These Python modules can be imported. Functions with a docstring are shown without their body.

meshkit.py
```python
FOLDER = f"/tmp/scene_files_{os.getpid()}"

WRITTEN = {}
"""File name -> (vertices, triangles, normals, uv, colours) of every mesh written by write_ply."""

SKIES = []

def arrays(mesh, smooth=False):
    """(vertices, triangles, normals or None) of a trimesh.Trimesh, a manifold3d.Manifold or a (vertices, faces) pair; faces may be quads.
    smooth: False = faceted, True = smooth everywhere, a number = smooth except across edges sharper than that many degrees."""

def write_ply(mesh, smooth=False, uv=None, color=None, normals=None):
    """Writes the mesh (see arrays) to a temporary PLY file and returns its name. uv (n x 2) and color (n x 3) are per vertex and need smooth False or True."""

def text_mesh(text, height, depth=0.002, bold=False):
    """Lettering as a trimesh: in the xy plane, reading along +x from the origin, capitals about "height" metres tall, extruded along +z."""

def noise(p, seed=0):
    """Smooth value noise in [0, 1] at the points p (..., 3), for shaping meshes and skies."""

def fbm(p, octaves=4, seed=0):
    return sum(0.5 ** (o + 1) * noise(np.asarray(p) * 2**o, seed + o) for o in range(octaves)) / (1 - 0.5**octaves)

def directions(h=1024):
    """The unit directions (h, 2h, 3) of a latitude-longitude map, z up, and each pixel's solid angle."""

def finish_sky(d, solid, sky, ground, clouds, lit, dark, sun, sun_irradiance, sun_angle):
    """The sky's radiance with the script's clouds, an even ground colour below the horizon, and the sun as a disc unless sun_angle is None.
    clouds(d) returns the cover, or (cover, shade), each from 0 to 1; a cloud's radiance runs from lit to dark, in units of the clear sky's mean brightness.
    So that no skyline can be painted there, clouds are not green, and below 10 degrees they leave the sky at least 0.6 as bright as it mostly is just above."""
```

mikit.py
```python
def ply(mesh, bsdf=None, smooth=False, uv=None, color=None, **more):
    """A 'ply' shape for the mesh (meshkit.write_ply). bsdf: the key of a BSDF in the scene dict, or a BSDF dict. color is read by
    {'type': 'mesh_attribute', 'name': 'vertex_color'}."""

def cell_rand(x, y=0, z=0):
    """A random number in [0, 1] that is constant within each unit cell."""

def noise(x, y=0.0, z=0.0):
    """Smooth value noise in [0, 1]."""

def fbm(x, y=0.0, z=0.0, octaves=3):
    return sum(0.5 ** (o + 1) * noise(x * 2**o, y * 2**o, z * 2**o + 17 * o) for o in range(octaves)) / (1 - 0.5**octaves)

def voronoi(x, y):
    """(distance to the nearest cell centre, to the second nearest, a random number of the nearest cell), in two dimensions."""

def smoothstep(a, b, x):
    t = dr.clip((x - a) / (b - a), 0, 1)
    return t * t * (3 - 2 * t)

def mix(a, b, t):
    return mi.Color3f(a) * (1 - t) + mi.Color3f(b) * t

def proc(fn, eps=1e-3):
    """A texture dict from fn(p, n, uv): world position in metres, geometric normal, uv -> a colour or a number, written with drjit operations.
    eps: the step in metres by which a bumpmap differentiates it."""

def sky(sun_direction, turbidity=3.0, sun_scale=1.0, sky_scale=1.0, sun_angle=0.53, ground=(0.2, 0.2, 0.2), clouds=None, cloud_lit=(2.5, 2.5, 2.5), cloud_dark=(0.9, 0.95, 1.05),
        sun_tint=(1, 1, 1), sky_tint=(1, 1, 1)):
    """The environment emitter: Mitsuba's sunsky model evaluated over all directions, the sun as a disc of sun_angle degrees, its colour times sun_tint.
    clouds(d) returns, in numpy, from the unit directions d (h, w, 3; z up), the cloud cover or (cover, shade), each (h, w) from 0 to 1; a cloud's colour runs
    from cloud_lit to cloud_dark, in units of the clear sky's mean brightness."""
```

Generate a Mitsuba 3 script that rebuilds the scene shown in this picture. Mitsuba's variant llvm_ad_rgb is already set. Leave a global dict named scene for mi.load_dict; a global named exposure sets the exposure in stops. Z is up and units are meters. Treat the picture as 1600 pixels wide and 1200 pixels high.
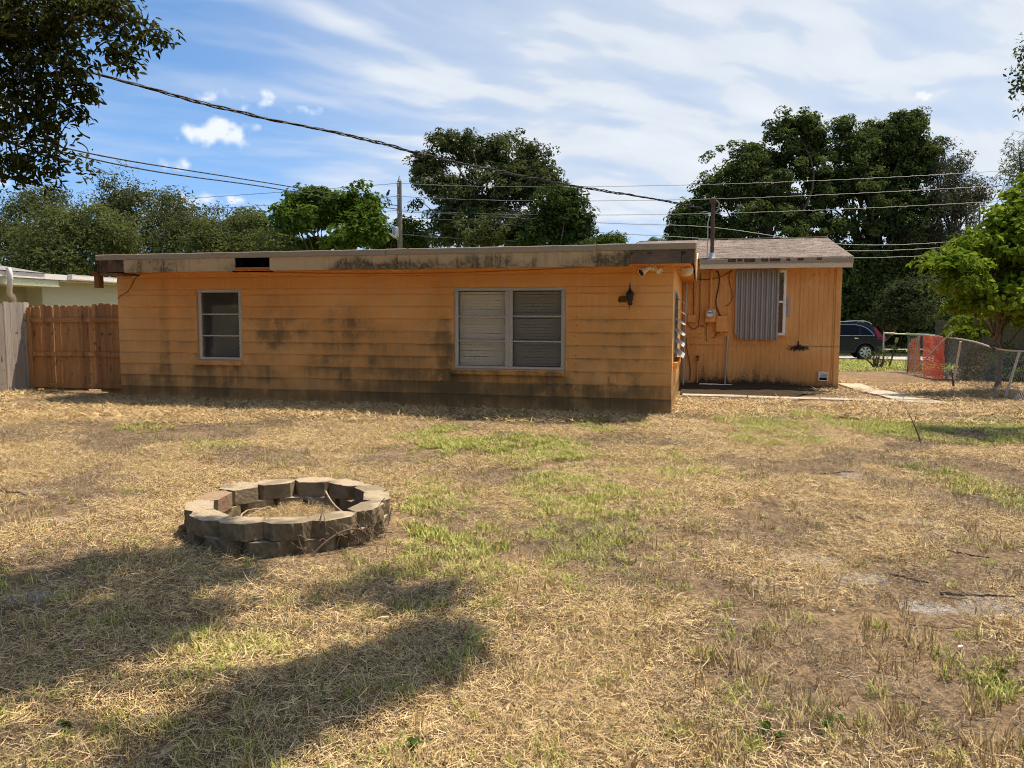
import math, random
import numpy as np, trimesh, drjit as dr, mitsuba as mi
import mikit, meshkit
from mikit import proc, fbm, noise, smoothstep, mix, cell_rand, voronoi
from shapely.geometry import Polygon, Point, box as sbox
from shapely.ops import unary_union

T = mi.ScalarTransform4f
scene, labels = {}, {}
random.seed(7)

# ------------------------------------------------------------------ camera, sky, exposure
EYE = np.array([0, 0, 1.45]); F = 1200.0
_p, _r = math.radians(4.766), 0.00305
_f = np.array([0, math.cos(_p), -math.sin(_p)]); _x = np.array([1.0, 0, 0]); _u = np.cross(_x, _f)
CR = math.cos(_r) * _x + math.sin(_r) * _u; CU = -math.sin(_r) * _x + math.cos(_r) * _u; CF = _f
scene['camera'] = {'type': 'perspective', 'fov': 2 * math.degrees(math.atan(800 / F)), 'fov_axis': 'x', 'near_clip': 0.05, 'far_clip': 900.0,
                   'to_world': T().look_at(origin=EYE.tolist(), target=(EYE + CF).tolist(), up=CU.tolist())}
SUN = np.array([0.86, 0.50, 2.45]); SUN = SUN / np.linalg.norm(SUN)


def ray(px, py):
    """direction of a survey sight line (pixel of the 1600 x 1200 photograph)"""
    return CF + (px - 800) / F * CR - (py - 600) / F * CU


def gnd(px, py, z=0.0):
    d = ray(px, py); return EYE + d * (z - EYE[2]) / d[2]


def at(px, py, y):
    d = ray(px, py); return EYE + d * y / d[1]


def clouds(d):
    az = np.arctan2(d[..., 0], d[..., 1]); el = np.arcsin(np.clip(d[..., 2], -1, 1))
    q = d / np.maximum(d[..., 2:3] + 0.25, 0.1)
    warp = meshkit.fbm(q * 1.7 + 3.1, 4, 3)
    streak = meshkit.fbm(np.stack([q[..., 0] * 2.2 + q[..., 1] * 1.2 + warp * 1.1, q[..., 1] * 7.5 - q[..., 0] * 3.2 + warp * 2.4, q[..., 2] * 0 + 1.5], -1), 5, 11)
    broad = meshkit.fbm(q * 0.9 + 8.0, 4, 5)
    east = d[..., 0] * 0.86 + d[..., 1] * 0.12                       # a veil of high cloud lies over the eastern half of the sky
    veil = np.clip((east + 0.19 + (broad - 0.5) * 0.55) / 0.42, 0, 1); veil = veil * veil * (3 - 2 * veil)
    cov = 0.86 * veil * (0.56 + 0.8 * streak) + np.clip(streak - 0.44, 0, 1) * 2.6 * (0.45 + 0.75 * veil)
    cov = cov * np.clip((el - 0.01) / 0.16, 0.25, 1)
    cov = np.clip(cov, 0, 0.95)
    shade = np.clip(0.58 - 0.95 * (streak - 0.5) + 0.25 * (broad - .5), 0, 1)
    # small fair-weather cumulus, low down
    puff = np.zeros_like(cov)
    n = meshkit.fbm(d * 26.0, 5, 21)
    spots = [(330, 209, 34, 13), (372, 212, 26, 11), (412, 154, 26, 13), (445, 166, 44, 7), (318, 145, 22, 7), (268, 252, 17, 8), (335, 313, 34, 7), (12, 165, 30, 9), (1445, 152, 20, 6), (-300, 230, 120, 34),
             (1900, 260, 110, 30), (2300, 180, 140, 34), (-700, 150, 120, 40)]
    n2 = meshkit.fbm(d * 70.0, 4, 25)
    for px, py, sx, sy in spots:
        c = ray(px, py); ca, ce = math.atan2(c[0], c[1]), math.asin(c[2] / np.linalg.norm(c))
        g = ((az - ca) / (sx / F)) ** 2 + ((el - ce) / (sy / F)) ** 2
        puff = np.maximum(puff, np.clip(0.85 - g * 0.42 + (n - 0.5) * 2.4 + (n2 - 0.5) * 3.8, 0, 1) * (g < 6))
    puff = np.clip(puff, 0, 1) ** 1.4
    total = np.maximum(cov, puff * 0.88)
    return total, np.where(puff > cov, 0.02 + 0.3 * (1 - n2), shade)


scene['sky'] = mikit.sky(SUN.tolist(), turbidity=3.0, sun_scale=1.0, sky_scale=0.86, clouds=clouds, cloud_lit=(2.6, 2.66, 2.74), cloud_dark=(1.46, 1.66, 1.90), sky_tint=(0.80, 0.99, 1.17), ground=(0.2, 0.17, 0.11))
exposure = 2.25

# ------------------------------------------------------------------ the house's own axes: u along the back wall, n away from the camera
A = 0.238
HU = np.array([math.cos(A), -math.sin(A), 0]); HN = np.array([math.sin(A), math.cos(A), 0]); HC = np.array([2.423, 11.616, 0.0])


def H(m):
    v = np.asarray(m[0], float)
    return HC + v[:, :1] * HU + v[:, 1:2] * HN + v[:, 2:3] * np.array([0, 0, 1.0]), m[1]


def hp(x, y, z):
    return HC + x * HU + y * HN + np.array([0, 0, z])


def loc(P):
    P = np.asarray(P) - HC
    return P @ HU, P @ HN


# ------------------------------------------------------------------ mesh helpers: a mesh is (vertices, triangles)
def cat(ms):
    vs, fs, k = [], [], 0
    for v, f in ms:
        vs.append(np.asarray(v, float)); fs.append(np.asarray(f, int) + k); k += len(v)
    return np.vstack(vs), np.vstack(fs)


_BF = np.array([[0, 1, 3], [0, 3, 2], [4, 6, 7], [4, 7, 5], [0, 4, 5], [0, 5, 1], [2, 3, 7], [2, 7, 6], [0, 2, 6], [0, 6, 4], [1, 5, 7], [1, 7, 3]])
_HULL = {}


def bx(x0, x1, y0, y1, z0, z1, b=0.0):
    if b <= 0:
        return np.array([[x, y, z] for x in (x0, x1) for y in (y0, y1) for z in (z0, z1)], float), _BF
    s = np.array([[i, j, k] for i in (-1, 1) for j in (-1, 1) for k in (-1, 1)], float)
    c = np.array([x0 + x1, y0 + y1, z0 + z1]) / 2; h = np.abs(np.array([x1 - x0, y1 - y0, z1 - z0])) / 2
    b = min(b, h.min() * 0.8)
    pts = np.vstack([s * (h - np.array([0, b, b])), s * (h - np.array([b, 0, b])), s * (h - np.array([b, b, 0]))])
    if 'f' not in _HULL:
        t = trimesh.Trimesh(*(lambda q: (q.vertices, q.faces))(trimesh.convex.convex_hull(np.vstack([s * (1 - np.array([0, .2, .2])), s * (1 - np.array([.2, 0, .2])), s * (1 - np.array([.2, .2, 0]))]))), process=False)
        ref = np.vstack([s * (1 - np.array([0, .2, .2])), s * (1 - np.array([.2, 0, .2])), s * (1 - np.array([.2, .2, 0]))])
        idx = [int(np.argmin(((ref - v) ** 2).sum(1))) for v in t.vertices]
        _HULL['f'] = np.array(idx)[t.faces]
    return pts + c, _HULL['f']


def tube(P, r, sides=8, caps=True):
    P = np.asarray(P, float); r = np.broadcast_to(np.asarray(r, float), (len(P),))
    t = np.gradient(P, axis=0); t /= np.linalg.norm(t, axis=1, keepdims=True) + 1e-12
    a = np.zeros_like(P); a0 = np.cross(t[0], [0, 0, 1.0] if abs(t[0][2]) < 0.9 else [1.0, 0, 0]); a[0] = a0 / np.linalg.norm(a0)
    for i in range(1, len(P)):
        w = a[i - 1] - t[i] * (a[i - 1] @ t[i]); a[i] = w / (np.linalg.norm(w) + 1e-12)
    b = np.cross(t, a); g = np.arange(sides) * 2 * np.pi / sides
    v = (P[:, None] + r[:, None, None] * (np.cos(g)[None, :, None] * a[:, None] + np.sin(g)[None, :, None] * b[:, None])).reshape(-1, 3)
    i, j = np.meshgrid(np.arange(len(P) - 1), np.arange(sides), indexing='ij')
    q = np.stack([i * sides + j, i * sides + (j + 1) % sides, (i + 1) * sides + (j + 1) % sides, (i + 1) * sides + j], -1).reshape(-1, 4)
    f = np.vstack([q[:, [0, 1, 2]], q[:, [0, 2, 3]]])
    if caps:
        n = len(v); v = np.vstack([v, P[:1], P[-1:]]); k = np.arange(sides); e = (len(P) - 1) * sides
        f = np.vstack([f, np.stack([(k + 1) % sides, k, k * 0 + n], 1), np.stack([e + k, e + (k + 1) % sides, k * 0 + n + 1], 1)])
    return v, f


def curve(P, n=24):
    """smooth curve through the points"""
    from scipy.interpolate import CubicSpline
    P = np.asarray(P, float); s = np.r_[0, np.cumsum(np.linalg.norm(np.diff(P, axis=0), axis=1))]
    return CubicSpline(s, P)(np.linspace(0, s[-1], n)) if len(P) > 2 else P[0] + (P[1] - P[0]) * np.linspace(0, 1, n)[:, None]


def lathe(prof, sides=20):
    """profile (r, z) turned about z"""
    prof = np.asarray(prof, float); g = np.arange(sides) * 2 * np.pi / sides
    v = np.stack([prof[:, 0, None] * np.cos(g), prof[:, 0, None] * np.sin(g), np.repeat(prof[:, 1, None], sides, 1)], -1).reshape(-1, 3)
    i, j = np.meshgrid(np.arange(len(prof) - 1), np.arange(sides), indexing='ij')
    q = np.stack([i * sides + j, i * sides + (j + 1) % sides, (i + 1) * sides + (j + 1) % sides, (i + 1) * sides + j], -1).reshape(-1, 4)
    return v, np.vstack([q[:, [0, 1, 2]], q[:, [0, 2, 3]]])


def extrude(poly, d):
    m = trimesh.creation.extrude_polygon(poly, d, engine='earcut'); return np.array(m.vertices), np.array(m.faces)


def xf(m, M):
    M = np.asarray(M, float); return np.asarray(m[0]) @ M[:3, :3].T + M[:3, 3], m[1]


def frame(o, x, y, z):
    M = np.eye(4); M[:3, 0], M[:3, 1], M[:3, 2], M[:3, 3] = x, y, z, o; return M


def rz(a):
    c, s = math.cos(a), math.sin(a); return np.array([[c, -s, 0], [s, c, 0], [0, 0, 1.0]])


# ------------------------------------------------------------------ scene entries
def fresh(key):
    if key not in scene and key not in labels and not any(k.startswith(key + '__') for k in scene):
        return key
    n = 1
    while True:
        k = f'{key}_{n:03d}'
        if k not in scene and k not in labels and not any(q.startswith(k + '__') for q in scene):
            return k
        n += 1


_next = {}


def part(parent, name, mesh, mat, smooth=False, label=None, color=None, kind=None, world=False):
    base = f'{parent}__{name}'; n = _next.get(base, 0); _next[base] = n + 1
    key = base if n == 0 else f'{base}_{n:03d}'
    scene[key] = mikit.ply(mesh, mat, smooth=smooth, color=color)
    if label or kind:
        labels[key] = {k: v for k, v in (('label', label), ('kind', kind)) if v}
    return key


def thing(name, label, cat_, group=None):
    key = fresh(name); labels[key] = {'label': label, 'category': cat_}
    if group: labels[key]['group'] = group
    return key


def single(name, label, cat_, mesh, mat, smooth=False, group=None, color=None):
    key = thing(name, label, cat_, group); scene[key] = mikit.ply(mesh, mat, smooth=smooth, color=color); return key


def struct(name, mesh, mat, smooth=False, label=None, color=None):
    key = fresh(name); scene[key] = mikit.ply(mesh, mat, smooth=smooth, color=color)
    labels[key] = {'kind': 'structure', 'label': label or name.replace('_', ' ')}
    return key


# ------------------------------------------------------------------ materials
def mat(key, col, rough=0.6, metal=0.0, spec=0.4, bump=None, bscale=1.0, **more):
    c = {'type': 'rgb', 'value': list(col)} if isinstance(col, (tuple, list)) else col
    b = {'type': 'principled', 'base_color': c, 'roughness': rough, 'metallic': metal, 'specular': spec, **more}
    if bump is not None:
        b = {'type': 'bumpmap', 'arbitrary': bump, 'scale': bscale, 'nested': b}
    scene[key] = {'type': 'twosided', 'nested': b}
    return key


def lxz(p):
    return (p.x - HC[0]) * HU[0] + (p.y - HC[1]) * HU[1], (p.x - HC[0]) * HN[0] + (p.y - HC[1]) * HN[1], p.z


def wallpx(px, py, off=0.0):
    d = ray(px, py); t = ((HC + HN * off - EYE) @ HN) / (d @ HN); P = EYE + t * d; return (P - HC) @ HU, P[2]


STAINS = []                                         # mildew: (along the wall, height, half width, half height, strength)
for px, py, rx, ry, s in [(258, 530, 6, 60, .62), (235, 555, 60, 40, .30), (297, 510, 14, 40, .36), (430, 497, 30, 26, .46), (395, 545, 36, 40, .34), (548, 500, 22, 17, .46), (485, 520, 60, 24, .38), (560, 545, 90, 24, .36),
                          (515, 578, 36, 8, .5), (620, 545, 60, 26, .26), (690, 505, 14, 40, .36), (697, 560, 9, 40, .62), (722, 606, 26, 24, .55), (800, 603, 80, 14, .42), (877, 615, 13, 36, .55), (955, 530, 46, 26, .36),
                          (1000, 560, 34, 34, .24), (942, 500, 18, 4, .4), (965, 622, 70, 13, .42), (330, 590, 24, 26, .5), (640, 604, 60, 18, .36), (425, 520, 14, 36, .22), (915, 452, 10, 3, .2), (985, 545, 10, 40, .25), (640, 552, 170, 36, .16), (270, 556, 90, 40, .14), (960, 566, 90, 36, .12), (800, 624, 240, 16, .22), (430, 606, 240, 14, .15)]:
    x, z = wallpx(px, py); STAINS.append((float(x), float(z), rx / 84.0, ry / 84.0, s * .84))


def wall_col(p, n, uv):
    x, y, z = lxz(p)
    big = fbm(x * 0.9 + 3, z * 1.6, 1.3, 3); st = fbm(x * 9.0, z * 1.1, 4.0, 3); st2 = fbm(x * 26.0, z * 2.0, 2.0, 2); fine = fbm(x * 45, z * 45, y * 20, 2)
    base = mix((0.68, 0.325, 0.092), (0.74, 0.395, 0.142), smoothstep(0.35, 0.7, big))
    base = mix(base, (0.69, 0.41, 0.21), 0.45 * smoothstep(0.5, 0.75, st2))
    row = (z - 0.039) / 0.2032; ri = dr.floor(row); fr = row - ri
    lap = noise(x * 2.3, ri * 7.3, 1.0); lap2 = noise(x * 8.0, ri * 5.1, 4.0); mid = fbm(x * 5.5, z * 4.0, 7.0, 3)
    d = mi.Float(0)
    for a, b, rx, rz_, s in STAINS:
        q = dr.square((x - a) / (rx * 1.25)) + dr.square((z - b) / (rz_ * 1.2))
        d = d + s * smoothstep(2.8, -0.4, q + (st - 0.5) * 1.6 + (lap - .5) * .8 + (lap2 - .5) * .5 + (fine - .5) * 1.6 + (mid - .5) * 1.9)
    low = smoothstep(0.98, 0.10, z + (big - 0.5) * 0.9 + (st - 0.5) * 0.3 + (mid - .5) * .5)
    d = d * (0.38 + 0.75 * st) + 0.54 * low * (0.55 + 0.75 * st) + 0.30 * smoothstep(0.34, 0.0, z + (st - .5) * .3)
    d = d * (0.62 + 0.42 * fine + 0.45 * st2) * (0.70 + 0.5 * fr)
    d = d + 0.22 * smoothstep(0.72, 1.0, fr) * smoothstep(2.0, 1.2, z) * smoothstep(0.40, 0.62, lap)       # grime sits under each joint
    c = mix(base, (0.36, 0.20, 0.075), dr.clip(d * 1.15, 0, 1))
    return mix(c, (0.080, 0.062, 0.030), dr.clip((d - 0.46) * 0.95, 0, 0.78))


def rough_bump(p, n, uv):
    return 0.0016 * fbm(p.x * 60, p.y * 60, p.z * 60, 2)


mat('wall_paint', proc(wall_col), 0.62, spec=0.3, bump=proc(rough_bump), bscale=1.0)


def siding_col(p, n, uv):
    x, y, z = lxz(p)
    st = fbm(x * 14.0, z * 1.3, 2.0, 3); big = fbm(x * 1.1, z * 1.1, 6.0, 3); fine = fbm(x * 40, z * 40, 1.0, 2)
    base = mix((0.69, 0.335, 0.10), (0.75, 0.405, 0.15), smoothstep(0.3, 0.7, big))
    base = mix(base, (0.60, 0.26, 0.06), 0.35 * smoothstep(0.55, 0.75, st))
    low = smoothstep(0.62, 0.05, z + (st - 0.5) * 0.55 + (big - .5) * .5) * smoothstep(0.1, 0.5, x) * smoothstep(2.9, 1.7, x)
    low = low + 0.8 * smoothstep(0.22, 0.02, z + (st - .5) * .2)
    spot = smoothstep(1.6, 0.1, dr.square((x - 2.46) / 0.22) + dr.square((z - 0.86) / 0.06) + (fine - .5) * 1.5)
    seam = smoothstep(0.03, 0.0, dr.abs(z - 0.905)) * 0.4 * smoothstep(.4, .6, big)
    d = dr.clip(low * (0.35 + 0.9 * st) * (0.6 + 0.8 * fine) + spot + seam, 0, 1)
    c = mix(base, (0.30, 0.17, 0.06), dr.clip(d * 1.2, 0, 1))
    return mix(c, (0.030, 0.025, 0.015), dr.clip((d - 0.35) * 1.5, 0, 0.92))


mat('siding_paint', proc(siding_col), 0.6, spec=0.3)


def fascia_col(p, n, uv):
    x, y, z = lxz(p)
    big = fbm(x * 0.8 + 1.7, 2.0, 0.5, 3); m = fbm(x * 2.6, z * 3.0, 9.0, 3); f = fbm(x * 30, z * 30, 1.0, 3); v = fbm(x * 22, z * 2, 1.0, 2)
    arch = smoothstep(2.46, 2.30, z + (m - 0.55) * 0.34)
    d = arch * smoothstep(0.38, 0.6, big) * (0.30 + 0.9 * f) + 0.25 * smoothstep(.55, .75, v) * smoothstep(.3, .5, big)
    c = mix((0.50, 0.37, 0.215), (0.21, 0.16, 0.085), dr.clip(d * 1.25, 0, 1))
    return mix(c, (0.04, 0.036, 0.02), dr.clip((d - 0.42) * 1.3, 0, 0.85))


mat('fascia_paint', proc(fascia_col), 0.65, spec=0.3)


def grain(dark, light, sx, sz, seed=0.0):
    def fn(p, n, uv):
        x, y, z = lxz(p)
        t = x + y
        g = fbm(t * sx, z * sz, seed, 3); k = fbm(t * sx * 0.14, z * 0.8, seed + 4, 2); kn = smoothstep(0.88, 0.94, noise(t * 21, z * 12, seed + 9))
        c = mix(dark, light, dr.clip(0.15 + 0.8 * g + 0.5 * (k - 0.5), 0, 1))
        c = c * (0.72 + 0.5 * cell_rand(dr.floor(x / 0.142 + 0.01), dr.floor(y / 0.142), seed))
        return mix(c, (dark[0] * .35, dark[1] * .35, dark[2] * .35), kn * 0.8)
    return fn


mat('brown_wood', proc(grain((0.25, 0.118, 0.046), (0.52, 0.265, 0.108), 70, 2.5)), 0.75, spec=0.2)
mat('grey_wood', proc(grain((0.20, 0.175, 0.155), (0.42, 0.375, 0.34), 60, 2.0, 3.0)), 0.85, spec=0.2)
mat('rotten_wood', proc(grain((0.035, 0.022, 0.016), (0.15, 0.095, 0.06), 18, 14, 5.0)), 0.85, spec=0.1)
mat('rust_wood', proc(grain((0.08, 0.045, 0.02), (0.26, 0.12, 0.04), 40, 3, 6.0)), 0.85, spec=0.1)
mat('old_board', proc(grain((0.085, 0.062, 0.046), (0.17, 0.13, 0.10), 14, 40, 7.0)), 0.85, spec=0.1)


def shingle_col(p, n, uv):
    x, y, z = lxz(p)
    f = fbm(x * 60, y * 60, z * 60, 2); r = cell_rand(dr.floor(x / 0.16 + dr.floor(y / 0.13) * 0.37), dr.floor(y / 0.13), 3)
    b = fbm(x * 1.3, y * 1.3, 2.0, 2)
    c = mix((0.095, 0.077, 0.066), (0.25, 0.205, 0.175), dr.clip(0.15 + 0.55 * r + 0.5 * (f - 0.5) + .4 * (b - .5), 0, 1))
    return c


mat('shingle', proc(shingle_col), 0.9, spec=0.15)


def concrete_col(p, n, uv):
    f = fbm(p.x * 22, p.y * 22, p.z * 9, 3); b = fbm(p.x * 2.2, p.y * 2.2, 1.0, 3)
    return mix(mix((0.27, 0.23, 0.175), (0.45, 0.395, 0.32), f), (0.20, 0.16, 0.11), 0.75 * smoothstep(0.5, 0.72, b))


mat('concrete', proc(concrete_col), 0.9, spec=0.2)


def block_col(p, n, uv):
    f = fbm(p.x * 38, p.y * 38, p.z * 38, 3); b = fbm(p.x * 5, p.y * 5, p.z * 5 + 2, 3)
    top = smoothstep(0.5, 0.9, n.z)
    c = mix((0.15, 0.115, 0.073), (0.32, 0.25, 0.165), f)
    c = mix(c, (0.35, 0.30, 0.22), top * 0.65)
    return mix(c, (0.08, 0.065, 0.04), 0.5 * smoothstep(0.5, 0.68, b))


def block_bump(p, n, uv):
    return 0.006 * fbm(p.x * 40, p.y * 40, p.z * 40, 3)


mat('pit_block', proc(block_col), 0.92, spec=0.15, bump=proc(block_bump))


def brick_col(p, n, uv):
    f = fbm(p.x * 30, p.y * 30, p.z * 30, 3); b = fbm(p.x * 6, p.y * 6, p.z * 6, 2)
    return mix(mix((0.20, 0.115, 0.075), (0.30, 0.19, 0.13), f), (0.24, 0.185, 0.12), smoothstep(.35, .6, b) * .85)


mat('red_brick', proc(brick_col), 0.9, spec=0.15, bump=proc(block_bump))


def bark_col(p, n, uv):
    f = fbm(p.x * 14, p.y * 14, p.z * 4, 3)
    return mix((0.055, 0.043, 0.032), (0.19, 0.155, 0.12), f)


mat('bark', proc(bark_col), 0.9, spec=0.1)
mat('pale_bark', (0.42, 0.36, 0.29), 0.85, spec=0.2)
mat('leaf_dark_wood', (0.07, 0.055, 0.04), 0.9, spec=0.1)

GREEN = []                                          # patches of living grass (x, y, rx, ry, strength)
for px, py, rx, ry, s in [(680, 690, 75, 26, 1.0), (700, 705, 60, 14, .8), (905, 738, 70, 36, .95), (960, 666, 55, 9, .9), (880, 770, 80, 40, .7), (1185, 664, 60, 15, 1.2), (1215, 690, 70, 8, .9), (1280, 655, 80, 12, .9), (1400, 672, 80, 11, 1.0), (1510, 678, 120, 15, 1.0), (1600, 672, 90, 14, .8),
                          (720, 830, 60, 60, .5), (690, 780, 70, 40, .45), (350, 990, 100, 36, .6), (330, 1040, 50, 20, .6), (430, 1020, 40, 22, .65), (760, 890, 40, 50, .4), (1000, 765, 50, 30, .4), (830, 705, 90, 26, .5), (1060, 730, 50, 26, .35), (640, 860, 60, 40, .35), (900, 860, 70, 50, .35), (250, 665, 60, 8, .35), (340, 700, 60, 10, .3), (120, 720, 50, 8, .3), (1470, 745, 50, 18, .45), (1560, 780, 50, 22, .45), (960, 800, 60, 36, .3), (1180, 1130, 60, 30, .25), (1540, 1060, 50, 40, .3), (740, 1020, 24, 26, .55), (560, 900, 30, 14, .3)]:
    c = gnd(px, py); e = gnd(px + rx, py); k = gnd(px, py + ry)
    GREEN.append((c[0], c[1], abs(e[0] - c[0]), abs(k[1] - c[1]) * 1.15, s))
ASH = []
for px, py, rx, ry in [(1330, 771, 24, 7), (1265, 870, 60, 10), (1340, 905, 50, 10), (1570, 950, 60, 22), (1450, 950, 40, 12), (1420, 815, 60, 6), (1190, 915, 20, 8), (1330, 742, 20, 6), (180, 795, 30, 5), (95, 815, 30, 8), (60, 770, 30, 6), (50, 935, 40, 12), (405, 920, 14, 6), (390, 1015, 16, 8), (480, 945, 14, 6), (300, 745, 24, 4)]:
    c = gnd(px, py); e = gnd(px + rx, py); k = gnd(px, py + ry); ASH.append((c[0], c[1], abs(e[0] - c[0]), abs(k[1] - c[1])))


def ground_col(p, n, uv):
    f = fbm(p.x * 55, p.y * 55, 1.0, 3); m = fbm(p.x * 6, p.y * 6, 3.0, 3); b = fbm(p.x * 1.1, p.y * 1.1, 5.0, 3)
    c = mix((0.045, 0.033, 0.022), (0.215, 0.155, 0.092), dr.clip(0.15 + 0.9 * f + 0.6 * (m - 0.5), 0, 1))
    c = mix(c, (0.26, 0.19, 0.11), 0.4 * smoothstep(0.45, 0.62, b) * smoothstep(0.4, 0.6, f))
    far = smoothstep(24.5, 27.0, p.y + (m - 0.5) * 3)
    c = mix(c, mix((0.10, 0.15, 0.03), (0.22, 0.27, 0.06), f), far * (0.55 + 0.45 * smoothstep(.4, .55, b)))
    a = mi.Float(0)
    for x, y, rx, ry in ASH:
        a = dr.maximum(a, smoothstep(1.4, 0.3, dr.square((p.x - x) / rx) + dr.square((p.y - y) / ry) + (m - 0.5) * 2))
    return mix(c, mix((0.16, 0.145, 0.13), (0.36, 0.34, 0.32), f), a * 0.9)


mat('ground_soil', proc(ground_col), 0.95, spec=0.1)
mat('road_grit', (0.36, 0.33, 0.29), 0.9, spec=0.2)
mat('black_soil', (0.035, 0.027, 0.018), 0.95, spec=0.1)
VC = {'type': 'mesh_attribute', 'name': 'vertex_color'}
scene['blade'] = {'type': 'twosided', 'nested': {'type': 'principled', 'base_color': VC, 'roughness': 0.55, 'specular': 0.3}}
scene['leaf'] = {'type': 'principledthin', 'base_color': VC, 'roughness': 0.34, 'spec_trans': 0.0, 'diff_trans': 0.8, 'eta': 1.5}
mat('aluminium', (0.48, 0.47, 0.45), 0.45, metal=0.55)
mat('grey_metal', (0.40, 0.38, 0.355), 0.5, metal=0.5)
mat('galvanised', (0.52, 0.52, 0.51), 0.45, metal=0.6)
mat('white_paint', (0.78, 0.77, 0.74), 0.5)
mat('cream', (0.62, 0.52, 0.36), 0.55)
mat('weathered_cream', (0.30, 0.25, 0.18), 0.7)
mat('drip_edge', (0.30, 0.25, 0.185), 0.7)
mat('flat_roofing', (0.17, 0.15, 0.13), 0.9)
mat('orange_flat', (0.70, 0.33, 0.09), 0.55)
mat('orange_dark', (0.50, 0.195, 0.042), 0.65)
mat('dark_room', (0.05, 0.045, 0.04), 0.9)
mat('curtain_cloth', (0.20, 0.20, 0.17), 0.9)
mat('blind', (0.66, 0.63, 0.53), 0.6)
mat('dim_blind', (0.27, 0.26, 0.23), 0.65)
mat('black_iron', (0.015, 0.014, 0.014), 0.45)
mat('black_cable', (0.012, 0.012, 0.014), 0.5)
mat('thin_wire', (0.06, 0.06, 0.065), 0.5)
mat('bright_wire', (0.26, 0.27, 0.28), 0.5, metal=0.3)
mat('pvc_grey', (0.40, 0.37, 0.33), 0.5)
mat('rust_pipe', (0.10, 0.062, 0.042), 0.8)
mat('black_fill', (0.008, 0.007, 0.006), 0.95, spec=0.0)
mat('lime_wall', (0.60, 0.65, 0.50), 0.75)
mat('lime_wall_olive', (0.46, 0.48, 0.30), 0.8)  # darker olive tone for the recessed wall, its trim and the soffit
mat('grey_shingle', (0.17, 0.165, 0.16), 0.9)
mat('olive_brown', (0.10, 0.08, 0.055), 0.85)
mat('pole_wood', (0.22, 0.19, 0.165), 0.9)
mat('car_paint', (0.006, 0.008, 0.018), 0.3, spec=0.4, clearcoat=0.25, clearcoat_gloss=0.9)
mat('car_trim', (0.035, 0.035, 0.038), 0.5)
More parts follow.
